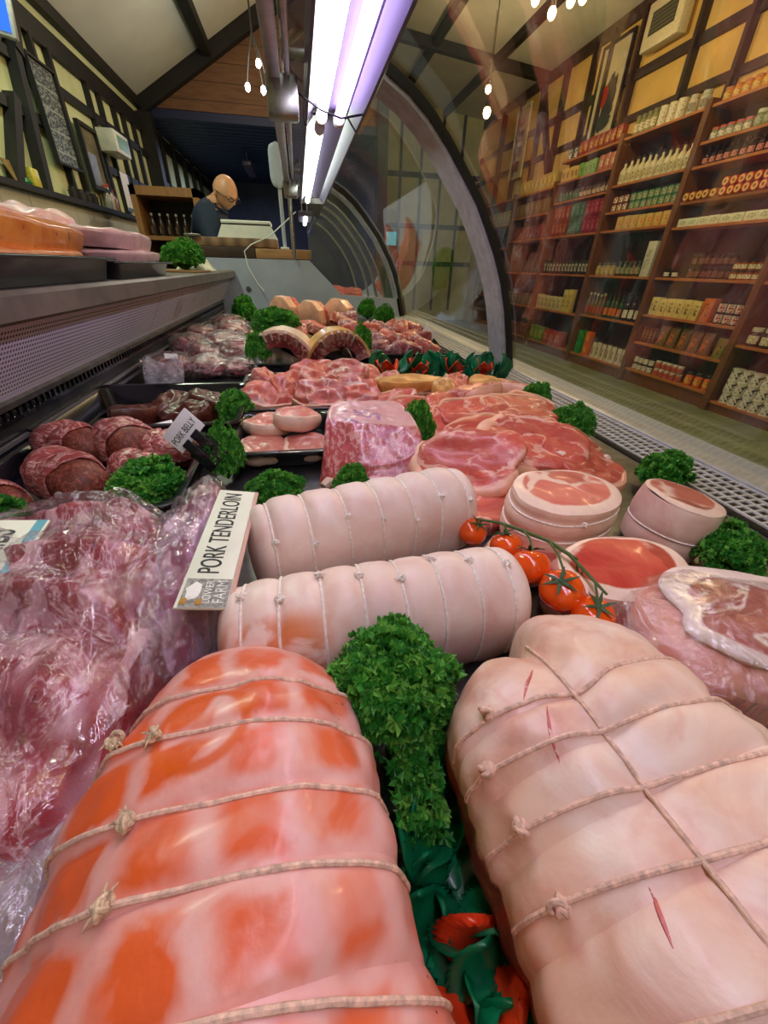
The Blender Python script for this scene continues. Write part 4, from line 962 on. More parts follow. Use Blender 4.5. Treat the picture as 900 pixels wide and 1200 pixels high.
bacon_roll('bacon wrapped roll half hidden behind the PORK BELLY ticket', (-.262, .770, -.34), .3, .120, .036, .068, 4.0)
bacon_roll('bacon wrapped roll partly under parsley sprigs at the left edge', (-.480, .590, -.34), -.4, .150, .036, .064, 5.0)
bacon_roll('small bacon wrapped roll tucked behind the broad parsley bunch', (-.300, .690, -.34), -.5, .11, .030, .058, 6.0)
rnd = random.Random(4)
for i, (x, y, w_) in enumerate(((-.285, .99, 'right'), (-.335, 1.06, 'middle'), (-.250, 1.08, 'rear'), (-.40, 1.00, 'left'))):
    chop('dark brown marinated pork piece, the %s one in its black tray' % {'right': 'front right', 'middle': 'middle', 'rear': 'rearmost', 'left': 'leftmost'}[w_], (x, y, -.335), (.15, -.2, i * 1.3), .062, .040, .045, 20 + i, None, name='marinated_pork', cat='pork', mat='meat_brown')

# ------------------------------------------------------------------ slices, steaks and shoulder
for i, (x, y, z_, rz, a, b, h, w_) in enumerate(((-.098, .800, -.338, .1, .046, .060, .022, 'front left'), (-.008, .800, -.338, -.1, .044, .060, .022, 'front right'), (-.085, .900, -.325, .4, .050, .045, .03, 'rear left'), (-.030, .880, -.310, .9, .050, .042, .034, 'topmost'))):
    chop('pale pink boneless loin slice, %s in the tray before the thick steaks' % w_, (x, y, z_), (.1 if i > 2 else 0, .12 if i == 3 else 0, rz), a, b, h, 30 + i, (2.2, 5.9), .006, 'meat_slice', 'fat_cream', name='loin_slice', cat='pork slice')
ST = [(-.115, 1.12, -.325, (.35, .1, .5)), (-.06, 1.18, -.315, (.5, -.1, 1.0)), (.035, 1.075, -.312, (.35, 0, -.15)), (.135, 1.09, -.312, (.3, .1, -.35)), (.02, 1.22, -.300, (.45, .1, .8)), (.120, 1.215, -.290, (.3, -.1, -.5)), (.03, 1.30, -.305, (.3, 0, .3)), (.165, 1.29, -.315, (.2, .1, .2)), (-.13, 1.27, -.320, (.3, .2, 1.4))]
SL = ['leftmost at the front', 'second from the left at the front', 'middle of the front row', 'right of the front row', 'propped in the middle', 'uppermost on the right', 'rear middle', 'rear right', 'rear left']
for i, (x, y, z_, r) in enumerate(ST):
    chop('thick pork steak, ' + SL[i] + ' of the steak tray', (x, y, z_ - .006), (r[0] + .25, r[1], r[2]), .070, .046, .050, 50 + i, (3.4, 6.0), .007, 'meat_pink', 'fat_peach', name='pork_steak', cat='pork steak')
# pork shoulder block with scored red face and purple stamp
t = thing('pork_shoulder', 'wedge of pork shoulder with ribbed red face and purple stamp on its pale top', 'pork shoulder', (.118, .745, DECK), (0, 0, -.06))
def wedge(top):
    m = MB()
    def F(u, v):
        ph = 2 * PI * v; c, s_ = math.cos(ph), math.sin(ph); k = (abs(c) ** 5 + abs(s_) ** 5) ** (-.2)
        if u < .5: r = u / .5 * .92; z_ = 1.0
        elif u < .65: r = .92 + .08 * math.sin((u - .5) / .15 * PI / 2); z_ = 1 - .08 * (1 - math.cos((u - .5) / .15 * PI / 2))
        else: r = 1.0 + .12 * ((u - .65) / .35); z_ = .92 * (1 - (u - .65) / .35)
        x, y = .088 * r * k * c, .105 * r * k * s_
        hh = .088 + .10 * max(0, y) - .62 * max(0.0, -.022 - y - .25 * x)
        y2 = y - (.032 * (1 - z_) if y < 0 else 0)
        return (x * (1 + .10 * (-y / .1)), y2, hh * z_ + .005 * fbm((x, y, z_), 20, 3) * z_)
    m.grid(50, 80, F, True); return m
wm = wedge(True)
def shoulder_mat():
    g = G('shoulder_meat'); v = g.coord(False); s_ = g.add('SeparateXYZ', None, {0: v}); n = g.noise(v, 24, 5, .6, 1.0)
    w_ = g.noise(g.coord(False, (1, .6, .16)), 120, 3, .6, .6)
    red = g.mix(g.math('MULTIPLY', g.step(w_, .46, .62), .6), g.ramp(n, [(.3, rgb(160, 44, 52)), (.7, rgb(196, 80, 80))]), rgb(232, 184, 172))
    top = g.ramp(n, [(.3, rgb(226, 158, 158)), (.7, rgb(238, 196, 188))])
    st = g.math('MULTIPLY', g.step(g.noise(v, 34, 4, .6, 1.5), .5, .6), g.math('SUBTRACT', 1.0, g.step(g.add('VectorMath', {'operation': 'DISTANCE'}, {0: v, 1: (-.02, .02, .085)}).outputs['Value'], .035, .06)))
    top = g.mix(g.math('MULTIPLY', st, .75), top, rgb(140, 92, 170))
    nz_ = g.add('NewGeometry').outputs['Normal']; zz = g.add('SeparateXYZ', None, {0: nz_}).outputs[2]
    yy = g.math('ADD', s_.outputs[1], g.math('MULTIPLY', s_.outputs[0], .25)); yy = g.math('ADD', yy, g.math('MULTIPLY', g.math('SUBTRACT', n, .5), .03))
    return g.done(g.bsdf(g.mix(g.math('MULTIPLY', g.step(zz, .3, .5), g.step(yy, -.024, -.012)), red, top), .3, 0, g.bump(n, .35, .003), coat=.35))
link('meat', wm.mesh('meat', shoulder_mat()), t)
link('fat_edge', MB().tube([(-.095 + .19 * k / 20, -.130 + .012 * math.sin(k * .9), .012 + .004 * math.sin(k * 1.7)) for k in range(21)], [.008 + .003 * math.sin(k * 1.3) for k in range(21)], 8).mesh('fat_edge', M['fat_cream']), t)

# ------------------------------------------------------------------ chops heaped against the grille
CH = [
 ((.275, .600, -.300), (.62, -.22, -.50), .090, .062, .032, (2.4, 5.9), .011, None, 'large rind-edged chop at the front, behind the knotted roll'),
 ((.405, .630, -.290), (.48, .10, -.45), .088, .060, .036, (2.2, 4.9), .013, (.05, -.02), 'thick chop with a broad pale rind, right of the front chop'),
 ((.490, .570, -.315), (.35, .15, .2), .070, .050, .026, (4.0, 6.2), .006, (.055, .02), 'chop with a white bone end, nearest the flat parsley'),
 ((.330, .690, -.305), (.30, -.1, .25), .085, .056, .028, (.2, 2.2), .006, None, 'marbled chop in the middle of the heap'),
 ((.445, .700, -.300), (.20, .1, .05), .080, .056, .028, (3.0, 5.0), .008, None, 'chop lying flat right of the heap centre'),
 ((.530, .690, -.310), (.15, .25, .5), .075, .050, .026, (3.8, 6.0), .007, None, 'chop leaning on the bright parsley by the grille'),
 ((.270, .800, -.318), (.28, -.2, .6), .078, .052, .026, (.8, 3.0), .006, None, 'chop at the left of the heap beside the small parsley tuft'),
 ((.370, .820, -.292), (.20, 0, -.2), .090, .052, .026, (.4, 2.9), .006, None, 'red chop on top towards the back of the heap'),
 ((.480, .830, -.292), (.15, .1, .1), .095, .050, .028, (.2, 3.0), .006, None, 'long red chop at the back right of the heap'),
 ((.545, .900, -.310), (.2, .2, -.4), .075, .050, .026, (.2, 2.6), .006, None, 'chop half behind the farthest parsley on the grille'),
 ((.250, .945, -.325), (.25, -.1, .2), .080, .050, .026, (.4, 2.8), .006, None, 'pink chop at the back left of the heap'),
 ((.360, .960, -.310), (.15, .1, .4), .075, .048, .028, (3.4, 5.6), .006, None, 'dark red chop before the yellow fat strips'),
]
for (loc, rot, a, b, h, ph, w_, bone, lab) in CH:
    chop(lab, loc, (rot[0] + (.2 if loc[1] > .65 else 0), rot[1], rot[2]), a, b, h, loc[0] * 31 + loc[1] * 17, ph, w_, 'meat_chop', 'fat_peach', bone)
BK = [((.285, 1.13, -.300), (0, .06, .28), .110, .026, .034, 'fat_yellow', 'long yellow fat strip lying on top at the back of the chops'),
      ((.375, 1.08, -.310), (.2, 0, .1), .030, .034, .045, 'fat_yellow', 'short upright yellow fat piece in front of the long strip'),
      ((.510, 1.09, -.308), (.1, .1, -.1), .052, .030, .045, 'fat_yellow', 'yellow fat topped chunk right of the short fat piece')]
for (loc, rot, a, b, h, mt, lab) in BK: chop(lab, loc, (rot[0] + (.2 if loc[1] > .65 else 0), rot[1], rot[2]), a, b, h, loc[0] * 40, None, mat=mt, name='fat_strip', cat='pork fat')
BP = [((.235, 1.03, -.33), .06, 'leftmost'), ((.430, 1.12, -.31), .055, 'middle'), ((.590, 1.06, -.315), .075, 'rightmost'), ((.44, 1.00, -.305), .075, 'foremost'), ((.235, 1.17, -.32), .06, 'farthest left')]
for i, (loc, a, lab) in enumerate(BP): chop('pink pork chunk, the %s of those in front of the orange-flowered garland' % lab, loc, (.2, .1 * i - .2, i * 1.1), a, a * .62, .042, 70 + i, (1, 3.2), .006, 'meat_pink', 'fat_peach', name='pork_chunk', cat='pork')
# meat under the heap so that the chops lie on something
chop('broad flat pork cut at the bottom of the chop heap', (.40, .76, DECK), (0, 0, .1), .17, .19, .022, 91, None, mat='meat_chop', name='pork_cut', cat='pork')
chop('flat pork cut at the bottom under the yellow fat strips', (.40, 1.06, DECK), (0, 0, 0), .20, .11, .024, 93, None, mat='meat_pink', name='pork_cut', cat='pork')
chop('flat pork cut showing under the knotted roll\'s right end', (.255, .500, DECK), (0, 0, .3), .075, .05, .03, 95, None, mat='meat_pink', name='pork_cut', cat='pork')

# ------------------------------------------------------------------ small clear packs further back
VP = [((-.455, 1.52), .105, .075, .075, 'front left'), ((-.330, 1.52), .085, .070, .070, 'front middle'), ((-.225, 1.53), .080, .065, .060, 'front right'), ((-.370, 1.66), .095, .065, .090, 'second row middle'),
      ((-.470, 1.90), .10, .090, .085, 'third row left'), ((-.330, 1.93), .10, .090, .090, 'third row middle'), ((-.250, 1.72), .08, .075, .095, 'second row right'), ((-.50, 2.25), .11, .10, .080, 'fourth row left'), ((-.35, 2.30), .11, .10, .090, 'fourth row right'), ((-.42, 2.65), .12, .11, .085, 'rearmost')]
for i, ((x, y), a, b, h, w_) in enumerate(VP):
    t = thing('packed_meat', 'clear pack of red meat, %s of the packs by the perforated panel' % w_, 'packed meat', (x, y, DECK), (0, 0, i * .7))
    m = MB(); m.ball((0, 0, h * .48), (a * .72, b * .78, h * .46), 22, 30, lambda d: 1 + .28 * fbm(d, 2.2, i * 3.1)); m.v = [(p[0], p[1], max(.001, p[2])) for p in m.v]
    link('meat', m.mesh('meat', M['meat_pack']), t); film_over(t, a * .92, b * .95, h * 1.12, i * 2.3, amp=.16)
    if i in (0, 3, 5, 6): link('white_label', MB().box((-.02, -.013, 0), (.02, .013, .0008)).mesh('white_label', M['white_card']), t, (.02, -b * .45, h * 1.02), (.5, .1, .3))
    if i in (0, 2):
        m = MB(); m.grid(14, 14, lambda u, v: Vector(((u - .5) * .12, -b * .8 - .045 * v, h * .95 * (1 - v) + .015 * fbm((u, v, 0), 5, i) + .01 * math.sin(u * 9 + v * 4)))); link('bag_flap', m.mesh('bag_flap', M['film_flap'], fix=False, angle=20), t)

# ------------------------------------------------------------------ far tray: joints, rib racks, bacon pieces
def upright_joint(label, loc, rz, s):
    t = thing('rindy_pork_joint', label, 'pork joint', loc, (0, 0, rz)); t.scale = (s, s, s)
    prof = [(-.075, 0), (.075, 0), (.082, .03), (.070, .085), (.03, .125), (-.02, .130), (-.060, .095), (-.082, .04)]
    def solid(y0, y1, k, name, mat):
        m = MB(); N = 40
        def F(u, v):
            q = v * len(prof); i = int(q) % len(prof); f = q - int(q); f = f * f * (3 - 2 * f); a, b = prof[i], prof[(i + 1) % len(prof)]; x = a[0] + (b[0] - a[0]) * f; z_ = a[1] + (b[1] - a[1]) * f
            e = 1 - .9 * max(0, abs(2 * u - 1) - .8) * 2; e = e if 0 < u < 1 else 0.0
            return (x * k * e, y0 + (y1 - y0) * u, .06 * k + (z_ - .06) * k * e)
        m.grid(16, N, F, True); return link(name, m.mesh(name, mat), t)
    solid(-.05, .020, 1.0, 'rind', M['fat_peach']); solid(.016, .055, .97, 'lean', M['meat_red']); return t
upright_joint('pale rindy pork joint standing upright, leftmost of three at the far back', (-.085, 2.52, -.29), -.7, 1.10)
upright_joint('pale rindy pork joint standing upright in the middle of three at the far back', (.060, 2.48, -.30), -.6, 1.05)
upright_joint('pale rindy pork joint standing upright, rightmost of three at the far back', (.215, 2.55, -.30), -.5, 1.10)
def rib_rack(label, loc, rz, a0, a1, nb):
    """a curved rack: fat outside, dark meat inside, bone ends fanned at the top"""
    t = thing('rib_rack', label, 'rib rack', loc, (0, 0, rz))
    def arc(u, v, r, th): ang = a0 + (a1 - a0) * u; rr = r + th; return Vector((.125 * math.cos(ang) * rr, -.06 + .115 * v + .02 * math.sin(ang * 2), .125 * math.sin(ang) * rr))
    for nm, r0, r1, mt in (('fat', .97, 1.06, 'fat_yellow' if nb > 6 else 'fat_cream'), ('lean', .60, .985, 'meat_lamb')):
        m = MB(); m.grid(26, 12, lambda u, v: arc(u, v, r1, .03 * fbm((u, v, 0), 6, nb))); m.grid(26, 12, lambda u, v: arc(u, v, r0, .06 * fbm((u, v, 1), 9, nb)))
        for vv in (0, 1): m.grid(26, 6, lambda u, w_: arc(u, vv, r0 + (r1 - r0) * w_, (.03 if w_ > .5 else .06) * fbm((u, vv, 0 if w_ > .5 else 1), 6 if w_ > .5 else 9, nb)))
        for uu in (0, 1): m.grid(6, 12, lambda w_, v: arc(uu, v, r0 + (r1 - r0) * w_, 0))
        link(nm, m.mesh(nm, M[mt]), t)
    for k in range(nb):
        u = .30 + .45 * k / (nb - 1); p = arc(u, -.02, .80, 0); q = arc(u, -.25, 1.05, 0); link('rib_bone', MB().tube([p, p.lerp(q, .6) + Vector((0, 0, .006)), q], [.0045, .005, .0055], 7).mesh('rib_bone', M['bone']), t)
    return t
rib_rack('arched rack of ribs with pale fat at the front left of the far tray', (-.085, 1.66, -.335), -.15, .12, 2.55, 6)
rib_rack('arched rack of dark ribs with a yellow fat edge, right of the other rack', (.130, 1.66, -.335), .1, .25, 2.9, 7)
for i, (x, y, z_, lab) in enumerate(((-.14, 2.25, -.30, 'left of the upright joints'), (.03, 2.15, -.30, 'in the middle of the far tray'), (.20, 2.25, -.27, 'right of the upright joints'), (.10, 2.0, -.30, 'just behind the dark rib rack'), (.27, 2.05, -.29, 'beside the bacon pile'))):
    chop('orange tinged chop, ' + lab, (x, y, z_), (.5, .2 * (i % 3 - 1), i * .8), .10, .07, .045, 110 + i, (2.5, 6), .012, 'meat_pink', 'fat_yellow' if i % 2 else 'fat_peach', name='far_chop', cat='pork chop')
m_ol = plain('green_stuffing', rgb(120, 124, 50), .6, 0, .2, 60)
for i, (x, y) in enumerate(((.02, 1.92), (.055, 1.84), (-.01, 1.82))):
    solo(MB().ball((x, y, -.285), (.030, .028, .022), 10, 14, lambda d: 1 + .25 * nz(d, 3, i)), 'herb_stuffing', m_ol, 'lump of green herb stuffing between the rib racks, %s' % ('rearmost', 'right one', 'left one')[i], 'stuffing', (x, y, -.305))
rnd = random.Random(12)
for i in range(16):
    x = .25 + .075 * (i % 5) + rnd.uniform(-.02, .02); y = 1.78 + .16 * (i // 5) + rnd.uniform(-.03, .03); z_ = -.335 + .03 + .022 * (i // 5) + .02 * rnd.random()
    mt = 'meat_purple' if x < .40 else 'meat_pack' if i % 3 == 0 else 'meat_pink'
    t = thing('bacon_piece', 'marbled ragged bacon piece heaped in the far right tray', 'bacon', (x, y, z_ - .03), (rnd.uniform(-.4, .5), rnd.uniform(-.4, .4), rnd.uniform(0, 6)), 'bacon pieces in the far right tray')
    link('lean', slab_mb(.062, .045, .05, 130 + i, namp=.3).mesh('lean', M[mt], attr='rim'), t)
# ------------------------------------------------------------------ on the ledge
def ledge_slab(label, c, a, b, h, rot, mat, seed, name, cat):
    o = link(name, slab_mb(a, b, h, seed, edge=.25, namp=.06).mesh(name, mat), None, c, rot); return tag(o, label, cat)
g = G('orange_marinade'); v = g.coord(); n1 = g.noise(v, 18, 5, .6, .8); n2 = g.noise(v, 48, 3)
orange = g.done(g.bsdf(g.mix(g.math('MULTIPLY', g.step(n2, .62, .72), .7), g.ramp(n1, [(.3, rgb(214, 108, 24)), (.7, rgb(240, 156, 66))]), rgb(120, 46, 16)), .35, 0, g.bump(n1, .3, .003), coat=.3))
pinkdisc = plain('pale_pink_fat', rgb(236, 186, 188), .4, 0, .05, 30, .25, .2)
ledge_slab('lower orange marinated slab in the long ledge tray', (-.560, .90, -.022), .085, .37, .042, (0, .03, .0), orange, 1.0, 'marinated_slab', 'marinated slab')
ledge_slab('upper orange marinated slab in the long ledge tray', (-.565, .95, .016), .085, .38, .060, (-.03, .05, .0), orange, 2.0, 'marinated_slab', 'marinated slab')
ledge_slab('pale slab behind the orange ones at the left end of the ledge', (-.76, .95, -.03), .08, .24, .150, (0, 0, 0), plain('pale_slab', rgb(236, 190, 150), .4, 0, .05, 30, .2, .2), 3.0, 'pale_slab', 'pork slab')
ledge_slab('lower pale pink pork disc in the shorter ledge tray', (-.560, 1.66, -.012), .09, .20, .040, (0, 0, 0), pinkdisc, 4.0, 'pork_disc', 'pork disc')
ledge_slab('upper pale pink pork disc leaning on the lower one', (-.565, 1.64, .026), .09, .21, .050, (-.02, .03, .05), pinkdisc, 5.0, 'pork_disc', 'pork disc')
ledge_slab('large pale pink disc standing behind the stacked pair', (-.70, 1.42, -.034), .08, .19, .145, (0, 0, -.1), pinkdisc, 6.0, 'pork_disc', 'pork disc')
ledge_slab('small pale disc at the back between the orange slabs and pink discs', (-.80, 1.24, -.034), .07, .14, .150, (0, 0, -.1), plain('peach_disc', rgb(238, 194, 172), .4, 0, .05, 30, .2, .2), 7.0, 'pork_disc', 'pork disc')
m = MB(); m.grid(30, 20, lambda u, v: (-.62 + .16 * v, 2.52 + .30 * u, -.042 + .055 * math.sin(PI * u) ** .5 * math.sin(PI * v) ** .5 * (1 + .6 * fbm((u * .3, v * .2, 0), 12, 3))))
solo(m, 'folded_cloth', plain('cream_cloth', rgb(226, 220, 194), .8, 0, .05, 40, .3), 'crumpled cream cloth on the steel ledge beside parsley', 'cloth', (-.54, 2.67, -.045))
solo(MB().box((-.66, 2.28, -.0445), (-.46, 2.62, -.036), .002), 'wooden_board', M['pine'], 'thin wooden board under the parsley on the steel ledge', 'board', (-.56, 2.45, -.045))
# ------------------------------------------------------------------ shop shelving along the right wall
SX = 4.28
UP = [2.25, 3.57, 4.92, 6.22, 7.66, 9.10, 10.5]
SH = {'A': [1.48, 1.19, .99, .69, .46, -.03, -.43, -.75, -1.08], 'B': [1.48, 1.00, .71, .50, -.03, -.55, -1.10], 'C': [1.48, 1.22, .96, .50, -.03, -.57, -1.10], 'D': [1.48, 1.0, .46, -.03, -.58, -1.14], 'E': [1.20, .86, .50, -.03, -.57, -1.10], 'F': [1.2, .8, .4, 0, -.5, -1.1]}
BAYS = [('D', 0), ('A', 1), ('B', 2), ('C', 3), ('E', 4), ('F', 5)]
WHERE = {'D': 'the shelf bay nearest the counter front', 'A': 'the wide right bay with orange shelves', 'B': 'the second bay from the right', 'C': 'the third bay from the right', 'E': 'the fourth bay from the right', 'F': 'the farthest bay'}
for k, i in BAYS:
    y0, y1 = UP[i], UP[i + 1]
    t = thing('shelf_unit', 'tall open wooden shelf unit on the shop wall, ' + WHERE[k], 'shelves', (4.45, (y0 + y1) / 2, FLOOR))
    top = SH[k][0]
    def sp(m, n, mt): return m.build(n, mt, t, True, smooth=False)
    sp(MB().box((SX - .02, y0 - .05, FLOOR), (4.60, y0 + .022, top + (.10 if k in 'AD' else .05)), .002), 'upright', M['upright_wood'])
    if k == 'F': sp(MB().box((SX - .02, y1 - .03, FLOOR), (4.60, y1 + .012, top + .05), .002), 'upright', M['upright_wood'])
    sp(MB().box((4.585, y0, FLOOR), (4.60, y1, top - .02)), 'back_panel', M['timber_brown'])
    for z_ in SH[k]: sp(MB().box((SX, y0 + .023, z_ - .026), (4.585, y1 - .051, z_), .002), 'shelf', M['shelf_wood'])
    sp(MB().box((SX + .02, y0, FLOOR), (SX + .05, y1, SH[k][-1] - .03)), 'kick_board', M['upright_wood'])

MC = {}
def cm(c, gloss=.35):
    k = (c, gloss)
    if k not in MC: MC[k] = plain('shop_goods_%d' % len(MC), rgb(*c), gloss, 0, .06, 60)
    return MC[k]
def printed(c, d, sc_=60):
    k = ('p', c, d, sc_)
    if k not in MC:
        g = G('printed_pack_%d' % len(MC)); v = g.coord(False); n = g.noise(v, sc_, 2, .5, .3)
        MC[k] = g.done(g.bsdf(g.mix(g.step(n, .54, .58), rgb(*c), rgb(*d)), .4))
    return MC[k]
def proto(kind, w, h, c1, c2, c3):
    o = bpy.data.objects.new(kind, None); COL.objects.link(o); o.empty_display_size = .03; r = w / 2
    if kind == 'jar':
        link('glass_body', MB().lathe([(0, 0), (r * .92, 0), (r, h * .05), (r, h * .68), (r * .80, h * .78), (r * .80, h * .80), (0, h * .80)], 14).mesh('jar', cm(c1, .15)), o)
        link('lid', MB().lathe([(0, h * .79), (r * .90, h * .79), (r * .90, h * .98), (r * .84, h), (0, h)], 14).mesh('lid', cm(c2)), o)
        link('paper_label', MB().grid(10, 2, lambda u, v: (-math.cos((u - .5) * 2.4) * (r * 1.01), math.sin((u - .5) * 2.4) * (r * 1.01), h * (.16 + .42 * v))).mesh('paper_label', printed(c3, tuple(int(x * .55) for x in c3), 90), fix=False), o)
    elif kind == 'bottle':
        link('glass_body', MB().lathe([(0, 0), (r * .95, 0), (r, h * .03), (r, h * .52), (r * .82, h * .62), (r * .36, h * .74), (r * .34, h * .92), (0, h * .92)], 14).mesh('bottle', cm(c1, .12)), o)
        link('cap', MB().lathe([(0, h * .90), (r * .42, h * .90), (r * .42, h), (0, h)], 12).mesh('cap', cm(c2)), o)
        link('paper_label', MB().grid(10, 2, lambda u, v: (-math.cos((u - .5) * 2.4) * (r * 1.01), math.sin((u - .5) * 2.4) * (r * 1.01), h * (.12 + .30 * v))).mesh('paper_label', printed(c3, tuple(int(x * .6) for x in c3), 70), fix=False), o)
    elif kind == 'carton':
        d = w * .8; link('carton_body', MB().box((-d / 2, -w / 2, 0), (d / 2, w / 2, h), .002).mesh('carton', cm(c1)), o)
        link('printed_panel', MB().box((-d / 2 - .001, -w * .36, h * .22), (-d / 2 + .002, w * .36, h * .78)).mesh('printed_panel', printed(c2, c3, 40), smooth=False), o)
    elif kind == 'pouch':
        m = MB(); m.grid(12, 16, lambda u, v: (-(.5 - abs(v - .5)) * 0 + .34 * w * math.cos(2 * PI * v) * (1 - u) ** .5, .5 * w * spow(math.sin(2 * PI * v), .7) * (1 - .06 * math.sin(PI * u)), h * u), True); m.add([(-.34 * w, 0, 0)], [])
        link('bag', m.mesh('bag', cm(c1, .3)), o)
        link('printed_panel', MB().grid(4, 6, lambda u, v: (-.345 * w * math.sin(PI * (.15 + .7 * v)) * (1 - (.18 + .5 * u)) ** .5 - .002, .42 * w * math.cos(PI * (.15 + .7 * v)), h * (.18 + .5 * u))).mesh('printed_panel', printed(c2, c3, 50), fix=False), o)
        link('top_seal', MB().box((-.004, -w * .48, h * .97), (.004, w * .48, h * 1.05)).mesh('top_seal', cm(c3)), o)
    elif kind == 'tin':
        link('tin_body', MB().lathe([(0, 0), (r, 0), (r, .004), (r * .97, .008), (r * .97, h - .008), (r, h - .004), (r, h), (0, h - .002)], 16).mesh('tin', cm(c1, .25)), o)
        link('wrapper', MB().grid(12, 2, lambda u, v: (-math.cos((u - .5) * 3) * (r * .985), math.sin((u - .5) * 3) * (r * .985), h * (.12 + .76 * v))).mesh('wrapper', printed(c2, c3, 50), fix=False), o)
    elif kind == 'roll_pack':
        L = .20; m = MB().tube([(-L / 2, 0, r), (L / 2, 0, r)], r, 14); link('packet', m.mesh('packet', cm(c1, .3)), o)
        link('end_disc', MB().tube([(-L / 2 - .002, 0, r), (-L / 2 + .001, 0, r)], r * .82, 14).mesh('end_disc', cm(c2)), o); link('core', MB().tube([(-L / 2 - .004, 0, r), (-L / 2 - .001, 0, r)], r * .36, 10).mesh('core', cm(c3)), o)
    return o
BAYN = {'D': 'nearest bay', 'A': 'right bay with orange shelves', 'B': 'second bay from right', 'C': 'third bay from right', 'E': 'fourth bay from right', 'F': 'farthest bay'}
CATN = {'jar': 'jar', 'bottle': 'bottle', 'carton': 'box', 'pouch': 'packet', 'tin': 'tin', 'roll_pack': 'packet'}
UPW = {'A': 'A'}
ORD = ['top', 'second', 'third', 'fourth', 'fifth', 'sixth', 'seventh', 'eighth', 'ninth']
rnd = random.Random(77)
def row(k, si, desc, kind, w, h, c1, c2, c3, f0=.02, f1=.98, tiers=1, gap=1.06, depth=.07, jit=.006):
    i = dict(BAYS)[k]; y0, y1 = UP[i] + .04, UP[i + 1] - .065; a, b = y0 + (y1 - y0) * f0, y0 + (y1 - y0) * f1; z_ = SH[k][si]
    lab = '%s, %s shelf, %s' % (desc, ORD[si], BAYN[k]); n = max(1, int((b - a) / (w * gap))); first = None
    for t_ in range(tiers):
        for q in range(n):
            y = a + (q + .5) * (b - a) / n
            if first is None:
                o = first = proto(kind, w, h, c1, c2, c3)
            else: o = copy_tree(first)
            o.location = (SX + depth + rnd.uniform(-jit, jit), y + rnd.uniform(-1, 1) * .001, z_ + h * t_ * 1.0 + .0005); o.rotation_euler.z = rnd.uniform(-.05, .05) if kind in ('jar', 'bottle', 'tin') else 0
            s_ = 1.0 if kind in ('tin', 'roll_pack') or tiers > 1 else rnd.uniform(.96, 1.04); o.scale = (1, 1, s_)
            tag(o, lab, CATN[kind], '%s, %s shelf, %s' % (CATN[kind] + ('es' if kind == 'carton' else 's'), ORD[si], WHERE[k]) + ' %s' % desc)
W_ = (226, 224, 208); CR = (232, 222, 186); BK_ = (28, 24, 22); GR = (70, 120, 74); RD = (176, 44, 36); OR = (224, 116, 40); YE = (222, 184, 84); BR = (110, 62, 30); PK = (206, 120, 112); DG = (34, 60, 42)
# bay with the orange shelves (farther = image left)
row('A', 0, 'yellow jar with orange lid', 'jar', .085, .105, (224, 150, 40), (196, 120, 40), YE, .50, .98)
row('A', 0, 'squat white jar', 'jar', .095, .105, W_, W_, CR, .02, .48)
row('A', 1, 'pale green jar with white lid', 'jar', .085, .125, (120, 140, 104), (206, 214, 196), (160, 176, 150), .02, .60)
row('A', 1, 'pale jar with pink lid', 'jar', .080, .105, (150, 160, 140), (206, 108, 96), W_, .62, .98)
row('A', 2, 'dark bottle with pink label', 'bottle', .070, .150, (30, 22, 24), (18, 16, 18), (206, 130, 116), .02, .98, gap=1.15)
row('A', 3, 'red rolled packet with a cream end', 'roll_pack', .075, .075, (206, 58, 34), (232, 190, 120), (150, 80, 40), .02, .62, 2)
row('A', 3, 'amber rolled packet', 'roll_pack', .075, .075, (196, 120, 60), (226, 190, 110), (120, 70, 30), .64, .98, 1)
row('A', 4, 'flat white carton', 'carton', .125, .075, (224, 228, 206), (214, 222, 190), (120, 150, 110), .02, .98)
row('A', 5, 'dark brown jar', 'jar', .070, .120, (54, 26, 18), (36, 22, 20), (120, 72, 52), .30, .74, 2, depth=.12)
row('A', 5, 'amber jar with a cream label', 'jar', .075, .085, (150, 84, 30), (60, 40, 26), CR, .02, .28, 2)
row('A', 5, 'dark jar with a white label', 'jar', .085, .090, (40, 26, 20), (30, 26, 26), W_, .78, .98)
row('A', 6, 'cream yellow carton with a brown window', 'carton', .110, .190, (224, 206, 130), (216, 196, 120), (110, 80, 40), .40, .98)
row('A', 6, 'tall orange carton', 'carton', .120, .220, (206, 110, 44), (210, 120, 50), (150, 70, 24), .27, .39)
row('A', 6, 'black and white tin', 'tin', .080, .100, BK_, (210, 206, 196), RD, .02, .26, 2)
row('A', 7, 'brown pouch with an orange picture', 'pouch', .140, .220, (120, 84, 44), (200, 110, 40), (70, 46, 24), .16, .78)
row('A', 7, 'olive pouch', 'pouch', .130, .210, (120, 112, 50), (150, 130, 50), (60, 52, 24), .01, .15)
row('A', 7, 'thin dark brown carton', 'carton', .045, .180, (90, 56, 30), (150, 110, 60), (60, 34, 20), .80, .98)
row('A', 8, 'small jar with a red and white label', 'jar', .075, .085, (190, 120, 90), (226, 220, 206), (200, 90, 70), .34, .68, 2)
row('A', 8, 'small pale jar with a black lid', 'jar', .075, .085, (190, 186, 172), (40, 36, 36), W_, .70, .98, 2)
row('A', 8, 'orange jar with a black lid', 'jar', .085, .150, (226, 110, 30), (44, 38, 30), (240, 170, 60), .02, .30)
row('D', 4, 'dark jar with a cream round label', 'jar', .110, .170, (70, 46, 34), (206, 200, 180), CR, .55, .98)
row('D', 4, 'small cream jar', 'jar', .10, .15, (190, 180, 150), (60, 50, 40), W_, .02, .52)
row('D', 5, 'white tin with black lettering blocks', 'tin', .105, .115, W_, (226, 224, 214), BK_, .52, .98, 3)
row('D', 5, 'white tin with red flowers', 'tin', .120, .130, W_, (226, 220, 210), (190, 70, 50), .02, .50, 2)
